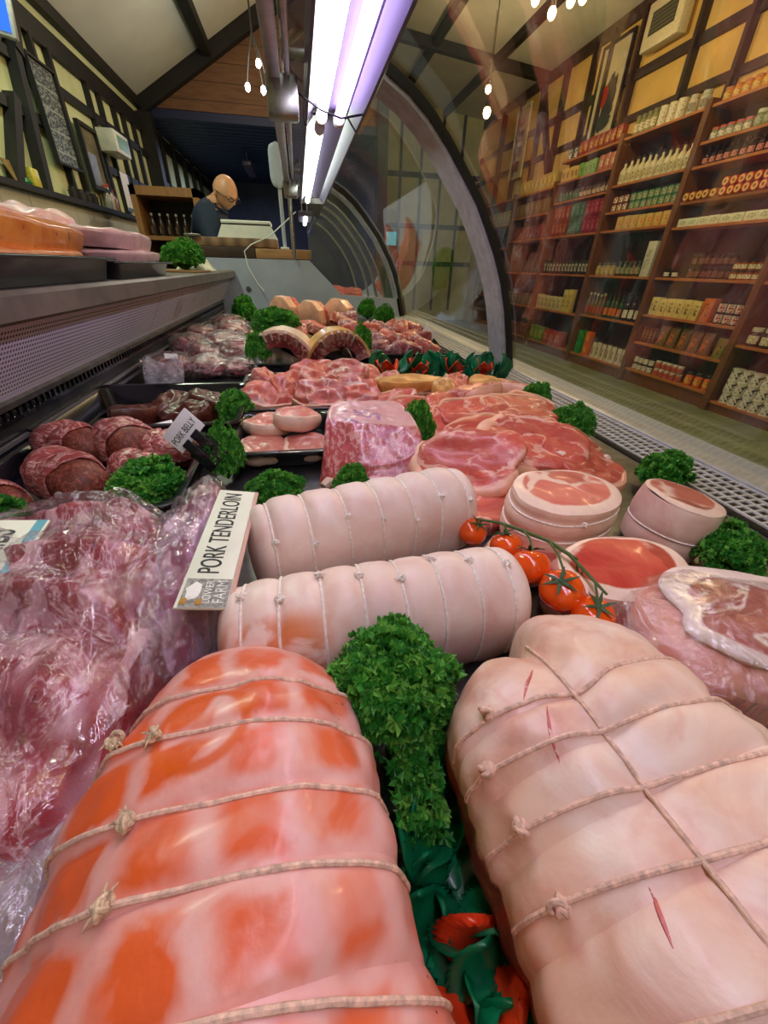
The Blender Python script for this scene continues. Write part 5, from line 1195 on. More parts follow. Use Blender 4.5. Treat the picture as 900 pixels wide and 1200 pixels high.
row('D', 3, 'brown jar', 'jar', .085, .12, (96, 56, 30), (40, 30, 26), CR, .02, .98)
row('D', 2, 'flat pale carton', 'carton', .12, .08, (220, 224, 200), (210, 216, 186), (110, 130, 100), .02, .98)
row('D', 1, 'red packet', 'carton', .10, .16, RD, OR, YE, .02, .98)
row('D', 0, 'white canister', 'tin', .09, .12, W_, CR, (150, 140, 110), .02, .98)
# second bay
row('B', 0, 'cream canister', 'tin', .105, .175, CR, (226, 220, 196), (180, 170, 130), .30, .62)
row('B', 0, 'white mug-shaped jar', 'jar', .10, .16, (206, 206, 190), (190, 190, 176), (150, 150, 130), .03, .28)
row('B', 0, 'green tinted tall jar', 'jar', .085, .19, (150, 150, 100), (120, 120, 80), CR, .64, .96)
row('B', 1, 'cream bottle with a dark stopper', 'bottle', .095, .250, (214, 208, 172), (40, 34, 26), (196, 188, 140), .02, .98)
row('B', 2, 'green tin', 'tin', .090, .085, (54, 112, 76), (60, 130, 90), (180, 170, 120), .02, .70, 2)
row('B', 2, 'dark red tin', 'tin', .090, .085, (96, 30, 30), (120, 44, 40), CR, .72, .98, 2)
row('B', 3, 'yellow and orange packet', 'carton', .110, .140, (206, 176, 100), (214, 190, 110), OR, .02, .80)
row('B', 4, 'green black jar with a pale label', 'jar', .085, .170, DG, (30, 34, 30), (150, 150, 110), .22, .60)
row('B', 4, 'clear jar with yellow contents', 'jar', .085, .150, (170, 150, 90), (70, 62, 40), (200, 180, 100), .62, .98, 1)
row('B', 4, 'tall white box', 'carton', .140, .360, (206, 206, 190), (196, 200, 180), (150, 150, 136), .02, .20)
row('B', 5, 'dark wine bottle with a white label', 'bottle', .085, .330, (44, 22, 22), (30, 16, 20), W_, .02, .30)
row('B', 5, 'green bottle with an orange label', 'bottle', .080, .310, (34, 66, 34), (30, 30, 26), OR, .32, .62)
row('B', 5, 'pale topped bottle with a red label', 'bottle', .075, .290, (110, 90, 60), (190, 180, 130), (180, 70, 40), .64, .98)
row('B', 6, 'bright green carton', 'carton', .110, .165, (24, 150, 60), (30, 160, 70), (20, 110, 40), .84, .98, 2)
row('B', 6, 'orange carton', 'carton', .105, .165, (226, 110, 30), (226, 120, 40), (220, 190, 60), .68, .82, 2)
row('B', 6, 'white paper bag', 'pouch', .095, .220, (206, 200, 180), (190, 170, 120), (90, 70, 40), .02, .66)
# third bay
row('C', 0, 'red brown carton', 'carton', .105, .170, (150, 52, 36), (170, 90, 50), YE, .02, .74)
row('C', 0, 'blue canister', 'tin', .09, .14, (70, 84, 110), (90, 100, 120), W_, .76, .97)
row('C', 1, 'light green carton', 'carton', .09, .165, (120, 176, 90), (150, 190, 110), (70, 130, 60), .34, .64)
row('C', 1, 'pink carton', 'carton', .10, .170, (190, 110, 90), (200, 130, 110), CR, .02, .30)
row('C', 1, 'cream carton', 'carton', .10, .165, (220, 190, 120), (214, 180, 110), BR, .66, .98)
row('C', 2, 'brown jar with a white label', 'jar', .085, .125, (70, 40, 30), (60, 40, 34), (190, 170, 150), .02, .55)
row('C', 2, 'dark green jar', 'jar', .085, .125, (20, 74, 48), (24, 60, 44), (60, 110, 80), .57, .98)
row('C', 3, 'magenta carton', 'carton', .10, .200, (130, 30, 54), (150, 44, 70), (190, 100, 110), .02, .34, 2)
row('C', 3, 'teal carton', 'carton', .10, .200, (10, 96, 82), (20, 110, 96), (90, 160, 140), .36, .62, 2)
row('C', 3, 'rust red carton', 'carton', .10, .200, (140, 54, 34), (160, 70, 44), (200, 140, 90), .64, .98, 2)
row('C', 4, 'black carton with a white panel', 'carton', .085, .190, (40, 40, 36), (190, 190, 170), (60, 60, 54), .02, .98)
row('C', 4, 'small yellow carton on the black row', 'carton', .10, .12, (206, 190, 120), (196, 180, 110), (110, 100, 50), .02, .40, depth=.18)
row('C', 5, 'cream carton with a brown print', 'carton', .11, .210, (214, 204, 156), (210, 196, 140), (120, 96, 50), .40, .98)
row('C', 5, 'tall yellow carton', 'carton', .10, .33, (216, 200, 120), (206, 190, 110), (140, 120, 60), .18, .38)
row('C', 6, 'red carton with white rounds', 'carton', .16, .22, (176, 60, 40), (190, 80, 50), (220, 206, 180), .20, .62)
row('C', 6, 'green carton with a yellow print', 'carton', .14, .24, (110, 140, 50), (140, 160, 60), (206, 196, 90), .64, .98)
for si, c in ((0, (196, 170, 90)), (1, (120, 96, 60)), (2, (120, 44, 40)), (3, (54, 60, 50)), (4, (110, 96, 70)), (5, (120, 60, 44))):
    row('E', si, ('yellow carton', 'tan carton', 'dull red carton', 'dark carton', 'beige carton', 'rust carton')[si], 'carton', .13, .20, c, tuple(min(255, x + 40) for x in c), tuple(int(x * .6) for x in c), .02, .98)
for si, c in ((1, (150, 130, 80)), (3, (90, 60, 44)), (4, (90, 90, 60))):
    row('F', si, ('khaki carton', '', '', 'brown carton', 'olive carton')[si - 0] if si != 1 else 'khaki carton', 'carton', .16, .22, c, tuple(min(255, x + 40) for x in c), tuple(int(x * .6) for x in c), .02, .98)

# pictures and heater on the right wall above the shelves
def picture(name, label, cat, x, y0, y1, z0, z1, mat_frame, mat_face, side=-1, fw=.035, mount=None):
    t = thing(name, label, cat, (x, (y0 + y1) / 2, z0)); yc = (y0 + y1) / 2; h = z1 - z0; w2 = (y1 - y0) / 2; m = MB(); d = side * .03
    lo, hi = min(0, d), max(0, d)
    m.box((lo, -w2, 0), (hi, -w2 + fw, h)).box((lo, w2 - fw, 0), (hi, w2, h)).box((lo, -w2 + fw, 0), (hi, w2 - fw, fw)).box((lo, -w2 + fw, h - fw), (hi, w2 - fw, h)); link('picture_frame', m.mesh('picture_frame', mat_frame, smooth=False), t)
    link('face', MB().box((min(d * .3, 0), -w2 + fw, fw), (max(d * .3, 0), w2 - fw, h - fw)).mesh('face', mat_face, smooth=False), t); return t, h, w2
pt = plain('pale_poster', rgb(206, 196, 160), .5, 0, .04, 6)
t, h, w2 = picture('framed_poster', 'large dark framed poster with a red and black bird-like shape, right wall above the shelves', 'poster', 4.575, 6.90, 7.55, 1.66, 2.72, M['black_matte'], pt)
m = MB(); m.ball((-.018, .06, .50), (.004, .10, .11), 10, 16, lambda d: 1 + .2 * nz(d, 2, 1)); link('red_shape', m.mesh('red_shape', cm(RD)), t)
m = MB(); m.ball((-.017, -.06, .46), (.004, .12, .24), 10, 16, lambda d: 1 + .5 * nz(d, 2.4, 5)); m.ball((-.017, -.02, .22), (.004, .16, .10), 10, 16, lambda d: 1 + .5 * nz(d, 2.4, 7)); link('dark_shape', m.mesh('dark_shape', cm((60, 60, 62))), t)
t, h, w2 = picture('framed_poster', 'tall pale poster of four small pictures on the far right wall', 'poster', 4.575, 9.6, 10.15, 1.6, 2.7, cm(CR), pt)
m = MB()
for k in range(4): m.box((-.016, -.10, .12 + .23 * k), (-.010, .10, .28 + .23 * k))
link('small_pictures', m.mesh('small_pictures', cm((120, 74, 60)), smooth=False), t)
t = thing('wall_heater', 'cream boxed wall heater with a dark grille high on the right wall', 'heater', (4.57, 6.25, 2.34))
link('casing', MB().box((-.13, -.30, 0), (0, .30, .42), .015).mesh('casing', cm(CR)), t); link('dark_panel', MB().box((-.135, -.20, .12), (-.128, .20, .32)).mesh('dark_panel', cm((70, 70, 56)), smooth=False), t)
m = MB()
for k in range(5): m.box((-.138, -.19, .14 + .035 * k), (-.134, .19, .155 + .035 * k))
link('louvre', m.mesh('louvre', cm((110, 108, 88)), smooth=False), t)

# ------------------------------------------------------------------ left side: wall things and work counter
t = thing('work_counter', 'white fronted work counter along the left wall under the tiles', 'counter', (-1.40, 4.0, FLOOR))
MB().box((-.17, -2.6, 0), (.12, 2.2, .90)).build('carcass', M['white_plastic'], t, smooth=False); MB().box((-.17, -2.62, .90), (.15, 2.22, .94), .005).build('worktop', M['steel'], t)
g = G('chalk_price_board'); v = g.coord(False); br = g.add('TexBrick', {'offset': .3}, {'Vector': g.add('Mapping', None, {'Vector': v, 'Rotation': (PI / 2, 0, PI / 2)}).outputs[0], 'Color1': rgb(56, 62, 66), 'Color2': rgb(62, 68, 72), 'Mortar': rgb(150, 158, 156), 'Scale': 1.0, 'Mortar Size': .006, 'Brick Width': .11, 'Row Height': .05, 'Bias': 0.0})
nn = g.noise(g.coord(False, (1, 1, 2.2)), 46, 2); board_m = g.done(g.bsdf(g.mix(g.math('MULTIPLY', g.step(nn, .50, .56), .75), br.outputs[0], rgb(170, 180, 178)), .5))
picture('price_board', 'tall grey price board with rows of pale writing on the left wall', 'price board', -1.56, 3.88, 4.24, .55, 1.08, M['black_matte'], board_m, 1, .012)
g = G('brown_print'); v = g.coord(False); n1 = g.noise(v, 9, 5, .6, .5); bp = g.done(g.bsdf(g.ramp(n1, [(.3, rgb(80, 74, 56)), (.7, rgb(140, 130, 100))]), .4))
picture('framed_print', 'dark framed brownish print on the left wall beside the price board', 'picture', -1.56, 4.40, 4.74, .48, .89, M['black_matte'], bp, 1, .025)
t = thing('wall_box', 'white and green boxed unit mounted on the left timber wall', 'wall box', (-1.56, 4.98, .78)); link('casing', MB().box((0, -.17, 0), (.14, .17, .15), .01).mesh('casing', M['white_plastic']), t); link('front_panel', MB().box((.138, -.12, .03), (.143, .14, .12)).mesh('front_panel', cm((120, 160, 140)), smooth=False), t)
t = thing('blue_screen', 'glowing blue screen hung at the top left corner', 'screen', (-1.36, 2.97, .98), (0, math.radians(8), math.radians(10))); link('casing', MB().box((-.18, -.02, -.10), (.18, .02, .12), .006).mesh('casing', cm((190, 196, 200))), t); link('display', MB().box((-.165, -.024, -.085), (.165, -.0195, .105)).mesh('display', M['screen'], smooth=False), t); link('bracket', MB().tube([(0, .02, .0), (-.08, .05, .25), (-.236, .05, .27)], .012, 8).mesh('bracket', M['steel']), t)
# small things on the tiled ledge
def small(name, label, cat, y, mk, mat): 
    m = MB(); mk(m); solo(m, name, mat, label, cat, (-1.55, y, .368))
small('brown_card', 'brown card leaning on the wall above the white tiles', 'card', 3.30, lambda m: m.bar((-1.545, 3.30, .368), (-1.585, 3.30, .47), .09, .006), cm((140, 110, 60)))
small('yellow_packet', 'yellow packet standing on the tile ledge by the thick black post', 'packet', 3.47, lambda m: m.box((-1.57, 3.43, .368), (-1.53, 3.52, .46), .006), cm((220, 206, 80)))
small('green_dispenser', 'small green tape dispenser on the tile ledge beside the yellow packet', 'tape dispenser', 3.38, lambda m: m.lathe([(0, 0), (.03, 0), (.032, .012), (.02, .03), (0, .032)], 14, (-1.55, 3.37, .368)), cm((30, 110, 60)))
for i, (y, c, lab) in enumerate(((3.98, (30, 32, 34), 'black box at the near end of the small things on the tile ledge'), (4.12, (50, 50, 52), 'dark grey pot on the tile ledge under the price board'), (4.22, (40, 40, 44), 'pale lidded dark pot on the tile ledge'), (4.34, (36, 36, 40), 'farthest dark pot on the tile ledge'))):
    small('small_pot', lab, 'pot', y, lambda m: m.lathe([(0, 0), (.026, 0), (.028, .05), (.02, .055), (.02, .07), (0, .07)], 14, (-1.55, y, .368)), cm(c))
for i, (y, h_, c, lab) in enumerate(((4.62, .16, (150, 150, 140), 'grey bottle below the framed print'), (4.70, .18, (170, 160, 150), 'pale bottle below the framed print'), (4.78, .15, (130, 90, 70), 'brown bottle right of the pale ones below the framed print'))):
    t = thing('wall_bottle', lab, 'bottle', (-1.55, y, .368)); link('glass_body', MB().lathe([(0, 0), (.03, 0), (.03, h_ * .6), (.012, h_ * .8), (.012, h_ * .9), (0, h_ * .9)], 14).mesh('bottle', cm(c, .2)), t); link('cap', MB().lathe([(0, h_ * .88), (.014, h_ * .88), (.014, h_), (0, h_)], 12).mesh('cap', cm(RD)), t)
t = thing('white_notice', 'white notice sheet on the left wall beyond the bottles', 'notice', (-1.56, 5.25, .40)); link('sheet', MB().box((0, -.10, 0), (.004, .10, .30)).mesh('sheet', M['white_card'], smooth=False), t); link('blue_strip', MB().box((.003, -.10, .0), (.006, .10, .03)).mesh('blue_strip', cm((90, 120, 160)), smooth=False), t)
# open oak cabinet of bottles behind the counter
t = thing('oak_cabinet', 'open oak framed cabinet with rows of bottles behind the man', 'cabinet', (-1.02, 4.45, FLOOR))
m = MB(); m.box((-.26, -.1, 0), (-.215, .25, 1.76)).box((.215, -.1, 0), (.26, .25, 1.76)).box((-.26, -.1, 1.70), (.26, .25, 1.76)).box((-.26, -.1, 1.40), (.26, .25, 1.43)).box((-.26, -.1, .9), (.26, .25, .93)).box((-.26, -.1, 0), (.26, .25, .08)); link('carcass', m.mesh('carcass', M['oak_box'], smooth=False), t)
link('back_panel', MB().box((-.22, .23, .08), (.22, .25, 1.70)).mesh('back_panel', M['black_matte'], smooth=False), t)
pr = None
for k in range(6):
    if pr is None: o = pr = proto('bottle', .045, .16, (60, 40, 34), (180, 170, 160), (150, 130, 110))
    else: o = copy_tree(pr)
    o.location = (-1.18 + .065 * k, 4.45, FLOOR + 1.4305); tag(o, 'small dark bottle in the row inside the open oak cabinet', 'bottle', 'bottles in the oak cabinet')
t = thing('white_tub', 'round white tub standing beside the oak cabinet and the man', 'tub', (-.74, 4.3, FLOOR)); link('stand', MB().box((-.09, -.09, 0), (.09, .09, 1.42), .004).mesh('stand', M['steel_dark']), t); link('tub_body', MB().lathe([(0, 1.42), (.05, 1.42), (.07, 1.56), (.075, 1.60), (0, 1.61)], 20).mesh('tub', M['white_plastic']), t)

# end counter: plank tops, butcher block, white scale with a customer display
t = thing('end_counter', 'end counter with plank tops behind the grey case panel', 'counter', (-.30, 3.66, FLOOR))
MB().box((-.40, -.18, 0), (.40, .25, FLOOR * -1 + .03), .003).build('carcass', M['case_dark'], t); MB().box((.02, -.22, 1.282), (.41, .26, 1.340), .004).build('plank_top', M['pine'], t); MB().box((-.42, -.22, 1.282), (.015, .26, 1.345), .004).build('dark_top', M['timber_brown'], t)
g = G('butcher_block'); v = g.coord(False); w_ = g.wave(g.coord(False, (1, 0, .35)), 3.2, .4, 1, 'X'); bb = g.done(g.bsdf(g.mix(w_, rgb(104, 78, 58), rgb(150, 116, 88)), .6))
solo(MB().box((-.69, 3.48, .096), (-.13, 3.86, .150), .006), 'chopping_block', bb, 'thick striped wooden chopping block under the white scale', 'chopping block', (-.40, 3.66, .096))
t = thing('shop_scale', 'white shop scale with a dark seam on the chopping block in front of the man', 'scale', (-.33, 3.64, .151))
def taper(x0, x1, x2, x3, z0, z1, y=.11): m = MB(); m.prism([(x0, z0), (x3, z0), (x2, z1), (x1, z1)], lambda p: (p[0], -y, p[1]), lambda p: (p[0], y, p[1])); return m
link('base', taper(-.205, -.165, .165, .205, 0, .075).mesh('base', M['white_plastic'], smooth=False), t); link('seam', MB().box((-.162, -.105, .0755), (.162, .105, .083)).mesh('seam', M['black_matte'], smooth=False), t); link('weighing_plate', MB().box((-.168, -.112, .0835), (.168, .112, .103), .005).mesh('weighing_plate', M['white_plastic']), t)
t = thing('scale_display', 'grey oblong customer display on a pole beside the scale', 'display', (-.075, 3.50, .091)); link('foot', MB().box((-.03, -.05, 0), (.03, .05, .012), .003).mesh('foot', M['white_plastic']), t); link('pole', MB().tube([(0, 0, .01), (0, 0, .36)], .013, 12).mesh('pole', M['panel_grey']), t)
m = MB(); m.grid(16, 24, lambda u, v: (.055 * spow(math.cos(2 * PI * v), .6) * (1 - abs(2 * u - 1) ** 6) ** .4 * (1.0 if u > .25 else .8 + .8 * u), .022 * spow(math.sin(2 * PI * v), .8), .34 + .24 * u), True); link('display_head', m.mesh('display_head', M['panel_grey']), t)
m = MB(); m.tube([(.02, 3.36, .30), (-.06, 3.36, .24), (-.17, 3.38, .16), (-.30, 3.39, .11), (-.35, 3.38, .07), (-.34, 3.38, -.02), (-.29, 3.38, -.12), (-.25, 3.37, -.17)], .004, 6); m.v = [(p[0] + .075, p[1] - 3.50, p[2] - .091) for p in m.v]; link('cord', m.mesh('cord', M['white_plastic']), t)
solo(MB().box((-.74, 3.46, .150), (-.64, 3.53, .165), .003), 'steel_plate', M['steel'], 'shiny steel plate edge left of the chopping block', 'plate', (-.69, 3.5, .150))

# ------------------------------------------------------------------ the man behind the counter
def skin_body(chain_list, root):
    """chains of (name, co, (rx, ry), parent) grown with a skin modifier and returned as one mesh"""
    names = {}; vs = []; es = []; rs = []
    for nme, co, r, par in chain_list:
        names[nme] = len(vs); vs.append(co); rs.append(r if isinstance(r, tuple) else (r, r))
        if par: es.append((names[par], names[nme]))
    me = bpy.data.meshes.new('b'); me.from_pydata(vs, es, []); o = bpy.data.objects.new('b', me); COL.objects.link(o)
    sk = o.modifiers.new('s', 'SKIN'); sk.use_smooth_shade = True
    for i, d in enumerate(me.skin_vertices[0].data): d.radius = rs[i]; d.use_root = (i == names[root])
    sb = o.modifiers.new('u', 'SUBSURF'); sb.levels = 2; sb.render_levels = 2
    bpy.context.view_layer.update(); out = bpy.data.meshes.new_from_object(o.evaluated_get(bpy.context.evaluated_depsgraph_get())); bpy.data.objects.remove(o); return out
man = thing('person', 'bald man in a dark navy top and glasses bending over the white scale', 'person', (-.66, 4.02, FLOOR), (0, 0, 0))
B = [('pelvis', (-.04, .02, .94), (.17, .14), None), ('waist', (-.03, 0, 1.12), (.165, .135), 'pelvis'), ('chest', (-.01, -.03, 1.36), (.20, .16), 'waist'), ('upper', (.02, -.06, 1.54), (.16, .13), 'chest'), ('neck', (.115, -.125, 1.635), (.064, .064), 'upper'), ('skull', (.15, -.16, 1.68), (.05, .05), 'neck')]
for s_, n_ in ((1, 'a'), (-1, 'b')):
    B += [('hip' + n_, (-.04, .02 + .10 * s_, .86), (.095, .10), 'pelvis'), ('knee' + n_, (-.01, .03 + .11 * s_, .48), (.062, .065), 'hip' + n_), ('ankle' + n_, (-.03, .03 + .11 * s_, .09), (.042, .045), 'knee' + n_), ('toe' + n_, (.10, .02 + .12 * s_, .035), (.04, .03), 'ankle' + n_)]
    B += [('sh' + n_, (.02, -.05 + .19 * s_, 1.55), (.082, .082), 'upper'), ('el' + n_, (.10, -.12 + .25 * s_, 1.27), (.054, .054), 'sh' + n_)]
    hx, hy, hz = (.29, -.30 + .10 * s_, 1.36 if s_ < 0 else 1.36)
    B += [('wr' + n_, (hx, hy, hz), (.030, .026), 'el' + n_), ('palm' + n_, (hx + .07, hy - .02, hz + .005), (.040, .018), 'wr' + n_)]
    for q in range(4):
        fx, fy = hx + .11, hy - .02 + (q - 1.5) * .021; L = (.060, .070, .066, .052)[q]
        B += [('f%d%s1' % (q, n_), (fx, fy, hz + .006), .0095, 'palm' + n_), ('f%d%s2' % (q, n_), (fx + L * .55, fy, hz - .006), .0085, 'f%d%s1' % (q, n_)), ('f%d%s3' % (q, n_), (fx + L * .85, fy, hz - .028), .0072, 'f%d%s2' % (q, n_))]
    B += [('t1' + n_, (hx + .05, hy - .02 - .045 * s_, hz), .011, 'palm' + n_), ('t2' + n_, (hx + .085, hy - .02 - .058 * s_, hz - .012), .009, 't1' + n_)]
bm_ = skin_body(B, 'pelvis')
skin_m = plain('tanned_skin', rgb(206, 150, 116), .45, 0, .05, 20); shirt_m = plain('navy_shirt', rgb(20, 36, 60), .8, 0, .06, 30); trs_m = plain('dark_trousers', rgb(30, 30, 36), .8, 0, .06, 30); shoe_m = plain('black_shoes', rgb(20, 18, 18), .4)
# head: one deformed ball with brow, nose, mouth, chin and ears, tipped forward, joined into the body mesh
HD = Matrix.Translation((.185, -.20, 1.685)) @ Matrix.Rotation(math.radians(-42), 4, 'Z') @ Matrix.Rotation(math.radians(30), 4, 'Y') @ Matrix.Diagonal((.95, 1.02, .84, 1))
hm = MB()
def headf(u, v):
    a = PI * (u - .5); b = 2 * PI * v; d = Vector((math.cos(a) * math.cos(b), math.cos(a) * math.sin(b), math.sin(a)))
    x, y, z_ = d.x * .098, d.y * .076, d.z * .122
    if z_ < 0: k = -z_ / .122; y *= 1 - .28 * k; x *= 1 - (.10 if d.x > 0 else .36) * k
    f = max(0, d.x)
    gs = lambda cy, cz, sy, sz: math.exp(-((y - cy) / sy) ** 2 - ((z_ - cz) / sz) ** 2) * (f > .3)
    x += .022 * gs(0, -.028, .012, .020) + .010 * gs(0, -.008, .008, .022) + .007 * gs(0, .018, .040, .010)
    x -= .010 * gs(.030, -.002, .014, .010) + .010 * gs(-.030, -.002, .014, .010)
    x += .006 * gs(0, -.060, .020, .006) - .005 * gs(0, -.066, .020, .004) + .006 * gs(0, -.072, .018, .006) + .010 * gs(0, -.100, .02, .014)
    return (x, y, z_)
hm.grid(64, 72, headf, True)
for s_ in (1, -1):
    hm.ball((-.005, s_ * .076, -.012), (.018, .008, .030), 10, 14, lambda d: 1 - .25 * max(0, d.x) * (d.z < .3)); hm.ball((.083, s_ * .030, -.001), (.010, .013, .009), 8, 10)
hmesh = hm.mesh('h', skin_m); hmesh.transform(HD)
bmx = bmesh.new(); bmx.from_mesh(bm_); NB_ = len(bm_.polygons); bmx.from_mesh(hmesh); body_me = bpy.data.meshes.new('body'); bmx.to_mesh(body_me); bmx.free()
for mt in (skin_m, shirt_m, trs_m, shoe_m): body_me.materials.append(mt)
for p in body_me.polygons:
    c = p.center; p.use_smooth = True
    p.material_index = 3 if c.z < .075 else 2 if c.z < .97 else 0 if (p.index >= NB_ or (c - Vector((.135, -.15, 1.66))).length < .088 or c.x > .205 and c.z > 1.2) else 1
link('body', body_me, man)
gm = MB()
for s_ in (1, -1):
    gm.tube([HD @ Vector((.104 + .004 * math.cos(k), s_ * .030 + .021 * math.cos(2 * PI * k / 20), -.004 + .016 * math.sin(2 * PI * k / 20))) for k in range(20)], .0028, 6, True); gm.tube([HD @ Vector((.102, s_ * .052, .0)), HD @ Vector((.05, s_ * .079, .004)), HD @ Vector((-.01, s_ * .083, .004))], .0028, 6)
gm.tube([HD @ Vector((.108, -.01, 0)), HD @ Vector((.112, 0, .004)), HD @ Vector((.108, .01, 0))], .0024, 6); link('glasses', gm.mesh('glasses', M['black_matte']), man)
bd = MB(); bd.grid(14, 30, lambda u, v: HD @ (Vector(headf(.06 + .20 * u, -.24 + .48 * v)) * 1.015)); link('beard', bd.mesh('beard', plain('grey_stubble', rgb(150, 134, 122), .8, 0, .1, 300, .3), fix=False), man)
cl_ = MB().tube([(.085 + .075 * math.cos(2 * PI * k / 24), -.105 + .080 * math.sin(2 * PI * k / 24), 1.60 - .03 * math.cos(2 * PI * k / 24)) for k in range(24)], .014, 8, True); link('collar', cl_.mesh('collar', shirt_m), man)

# ------------------------------------------------------------------ added counter for the end-glass reflections, and an added teal glow
c2 = thing('stand_in_counter', 'added glass counter whose curved posts stand in for reflections in the end glass', 'display counter', (.45, 5.1, FLOOR))
def c2p(m, n, mt, **k): return m.build(n, mt, c2, True, **k)
c2p(MB().box((.10, 4.1, FLOOR), (.93, 6.3, -.33)), 'plinth', M['panel_grey'], smooth=False)
def moved(m): return m
c2p(sheet(4.12, 6.28), 'glass_pane', M['glass_far'], fix=False)
for y in (4.12, 4.6, 5.2, 6.28): c2p(strip(y - .02, y + .02, -.008, .004), 'glass_post', M['steel'])
for k, (x, y) in enumerate(((.45, 4.5), (.55, 5.0), (.4, 5.5))):
    chop('dim cut of meat inside the far counter, ' + ('nearest', 'middle', 'farthest')[k], (x, y, -.328), (0, 0, k), .16, .12, .12, 150 + k, None, mat='meat_red', name='far_meat', cat='meat')
t = thing('glow_cabinet', 'added dark cabinet with a teal glowing panel standing in for far window light', 'glow stand-in', (1.6, 9.6, FLOOR)); link('cabinet_body', MB().box((-.4, -.3, 0), (.4, .3, 1.9), .01).mesh('cabinet_body', cm((40, 50, 60))), t); link('glow_panel', MB().box((-.38, -.31, 1.62), (.38, -.299, 1.84)).mesh('glow_panel', M['teal_lit'], smooth=False), t); link('door', MB().box((-.37, -.312, .1), (.37, -.30, 1.58), .004).mesh('door', cm((70, 110, 120), .15)), t)  # added cabinet; its emissive panel stands in for teal window light

# ------------------------------------------------------------------ lights that hang in the room
def bulb(name, label, x, y, z_, mat, drop, r=.03, e=None, col=(1, .7, .35)):
    t = thing(name, label, 'light', (x, y, z_)); link('bulb', MB().ball((0, 0, 0), (r, r, r * 1.25), 10, 14).mesh('bulb', M[mat]), t); link('socket', MB().lathe([(0, r), (r * .7, r), (r * .6, r * 2.4), (0, r * 2.5)], 12).mesh('socket', M['black_matte']), t); link('flex', MB().tube([(0, 0, r * 2.4), (0, 0, drop)], .004, 6).mesh('flex', M['black_matte']), t)
    if e:
        l = bpy.data.lights.new('lamp_light', 'POINT'); l.energy = e; l.color = col; l.shadow_soft_size = .06; lo_ = bpy.data.objects.new('lamp_light', l); COL.objects.link(lo_); lo_.location = (0, 0, -r * 1.8); lo_.parent = t
    return t
bulb('pendant_bulb', 'single warm bulb hanging far off over the shop floor', 1.92, 5.0, 1.29, 'bulb_warm', 1.9, .035, 26)
for i, (x, y, z_) in enumerate(((1.35, 3.0, 1.22), (1.48, 3.05, 1.20), (1.62, 3.0, 1.25))): bulb('pendant_bulb', 'warm bulb of the brass lattice chandelier at the top edge, ' + ('left', 'middle', 'right')[i], x, y, z_, 'bulb_warm', .10, .022, 9)
t = thing('lattice_chandelier', 'brass lattice pendant frame at the top edge over the shop floor', 'chandelier', (1.48, 3.02, 1.30))
m = MB()
for k in range(24): a = 2 * PI * k / 24; b = a + 2 * PI / 24; m.tube([(.24 * math.cos(a), .12 * math.sin(a), 0), (.27 * math.cos((a + b) / 2), .14 * math.sin((a + b) / 2), .06), (.24 * math.cos(b), .12 * math.sin(b), 0)], .004, 5)
m.tube([(.24 * math.cos(2 * PI * k / 30), .12 * math.sin(2 * PI * k / 30), 0) for k in range(30)], .005, 6, True); m.tube([(.27 * math.cos(2 * PI * k / 30), .14 * math.sin(2 * PI * k / 30), .06) for k in range(30)], .005, 6, True); m.tube([(-.24, 0, 0), (.24, 0, 0)], .005, 6); link('lattice', m.mesh('lattice', plain('brass', rgb(190, 140, 60), .3, .9)), t)
link('chain', MB().tube([(0, 0, 0), (0, 0, 1.9)], .004, 6).mesh('chain', M['black_matte']), t)
for i, (y, z_) in enumerate(((2.0, 2.2), (3.6, 2.3), (5.6, 2.3), (7.6, 2.2))): bulb('pendant_bulb', 'warm bulb over the shop aisle, ' + ('nearest of the row', 'second of the row', 'third of the row', 'last of the row')[i], 2.9, y, z_, 'bulb_warm', .75, .04, 40)
t = thing('spot_cluster', 'cluster of white spot bulbs before the boarded gable', 'spotlights', (-.22, 5.0, 1.40))
for i, (x, z_) in enumerate(((-.08, -.10), (.03, .05), (.11, -.18), (.05, -.11))):
    link('bulb', MB().ball((x, 0, z_), (.022, .022, .030), 8, 12).mesh('bulb', M['bulb_white']), t); link('lamp_arm', MB().tube([(x, 0, z_ + .03), (x * .6, 0, z_ * .4 + .12), (0, 0, .24)], .006, 6).mesh('lamp_arm', M['black_matte']), t)
link('stem', MB().tube([(0, 0, .22), (0, 0, .85)], .008, 6).mesh('stem', M['black_matte']), t)
l = bpy.data.lights.new('lamp_light', 'POINT'); l.energy = 16; l.color = (1, .95, .8); l.shadow_soft_size = .08; o = bpy.data.objects.new('lamp_light', l); COL.objects.link(o); o.location = (0, -.2, -.05); o.parent = t
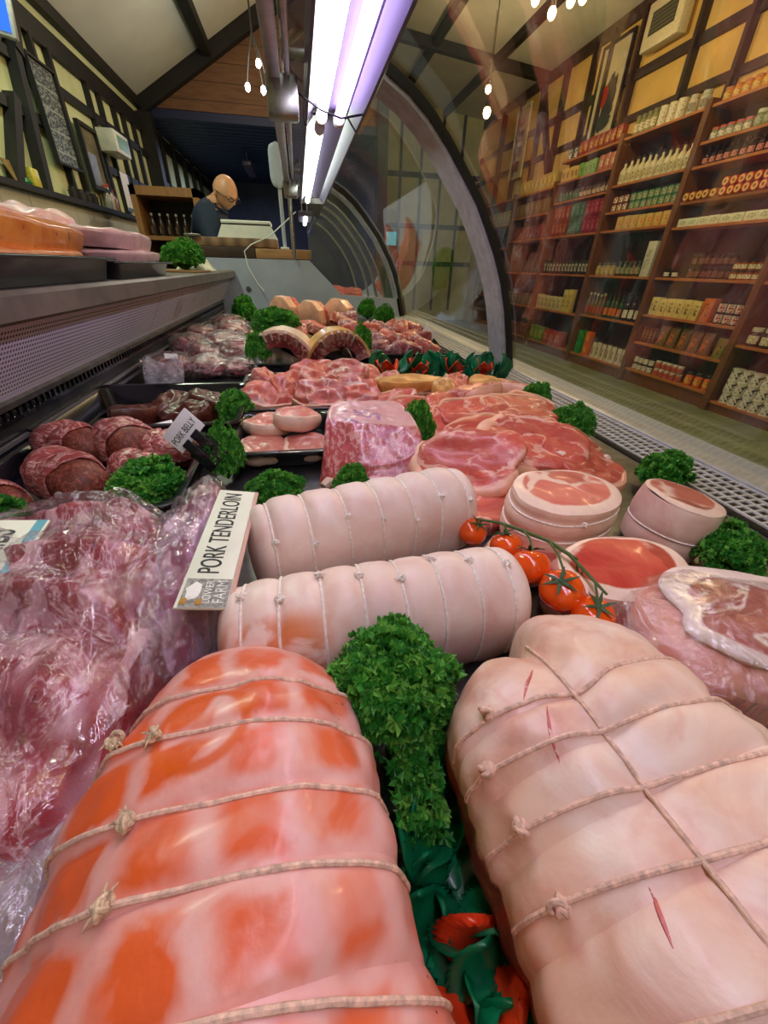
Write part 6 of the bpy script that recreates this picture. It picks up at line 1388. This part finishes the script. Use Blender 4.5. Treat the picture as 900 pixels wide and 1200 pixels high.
# added fill lights in housings, brightening the aisle, back room and near counter
def add_fill(label, x, y, z_, sx, sy, e, col):
    t = thing('fill_light', label, 'light', (x, y, z_)); link('housing', MB().box((-sx / 2, -sy / 2, 0), (sx / 2, sy / 2, .05), .005).mesh('housing', M['lamp_white']), t); link('rods', MB().tube([(0, -sy * .3, .05), (0, -sy * .3, .5)], .005, 6).tube([(0, sy * .3, .05), (0, sy * .3, .5)], .005, 6).mesh('rods', M['steel']), t)
    l = bpy.data.lights.new('lamp_light', 'AREA'); l.shape = 'RECTANGLE'; l.size = sx; l.size_y = sy; l.energy = e; l.color = col; o = bpy.data.objects.new('lamp_light', l); COL.objects.link(o); o.location = (0, 0, -.01); o.parent = t
add_fill('added fill light over the serving aisle on the left', -1.0, 2.6, 1.62, .12, 1.4, 24, (.85, 1, .75))
add_fill('dim added fill light in the dark back room', -.6, 8.2, 1.20, .12, 1.0, 26, (.6, .72, 1))
add_fill('added fill light above the near end of the counter', .2, -.9, 2.0, .3, 1.2, 15, (1, .95, .98))

# ------------------------------------------------------------------ camera, world, view
cam = bpy.data.cameras.new('camera'); co = bpy.data.objects.new('camera', cam); COL.objects.link(co)
F = 460.0
cam.sensor_fit = 'VERTICAL'; cam.sensor_height = 36.0; cam.lens = 36.0 * F / 1200.0; cam.clip_start = .02; cam.clip_end = 60
Yv = Vector((348 - 450, 600 - 310, -F)).normalized(); Zv = -Vector((430 - 450, 600 - 1340, -F)); Zv = (Zv - Yv * Zv.dot(Yv)).normalized(); Xv = Yv.cross(Zv)
R = Matrix((Xv, Yv, Zv)); co.matrix_world = R.to_4x4(); sc.camera = co
wd = bpy.data.worlds.new('world'); sc.world = wd; wd.use_nodes = True; bg = wd.node_tree.nodes['Background']; bg.inputs[0].default_value = (.5, .55, .6, 1); bg.inputs[1].default_value = .05
for o in list(COL.objects):
    if o.parent is None: o.location.z += -FLOOR
sc.view_settings.view_transform = 'Standard'; sc.view_settings.look = 'None'; sc.view_settings.gamma = 1.0; sc.view_settings.use_curve_mapping = False; sc.view_settings.exposure = 0.0
sc.cycles.max_bounces = 8; sc.cycles.transparent_max_bounces = 16; sc.cycles.diffuse_bounces = 4; sc.cycles.glossy_bounces = 4; sc.cycles.caustics_reflective = False; sc.cycles.caustics_refractive = False
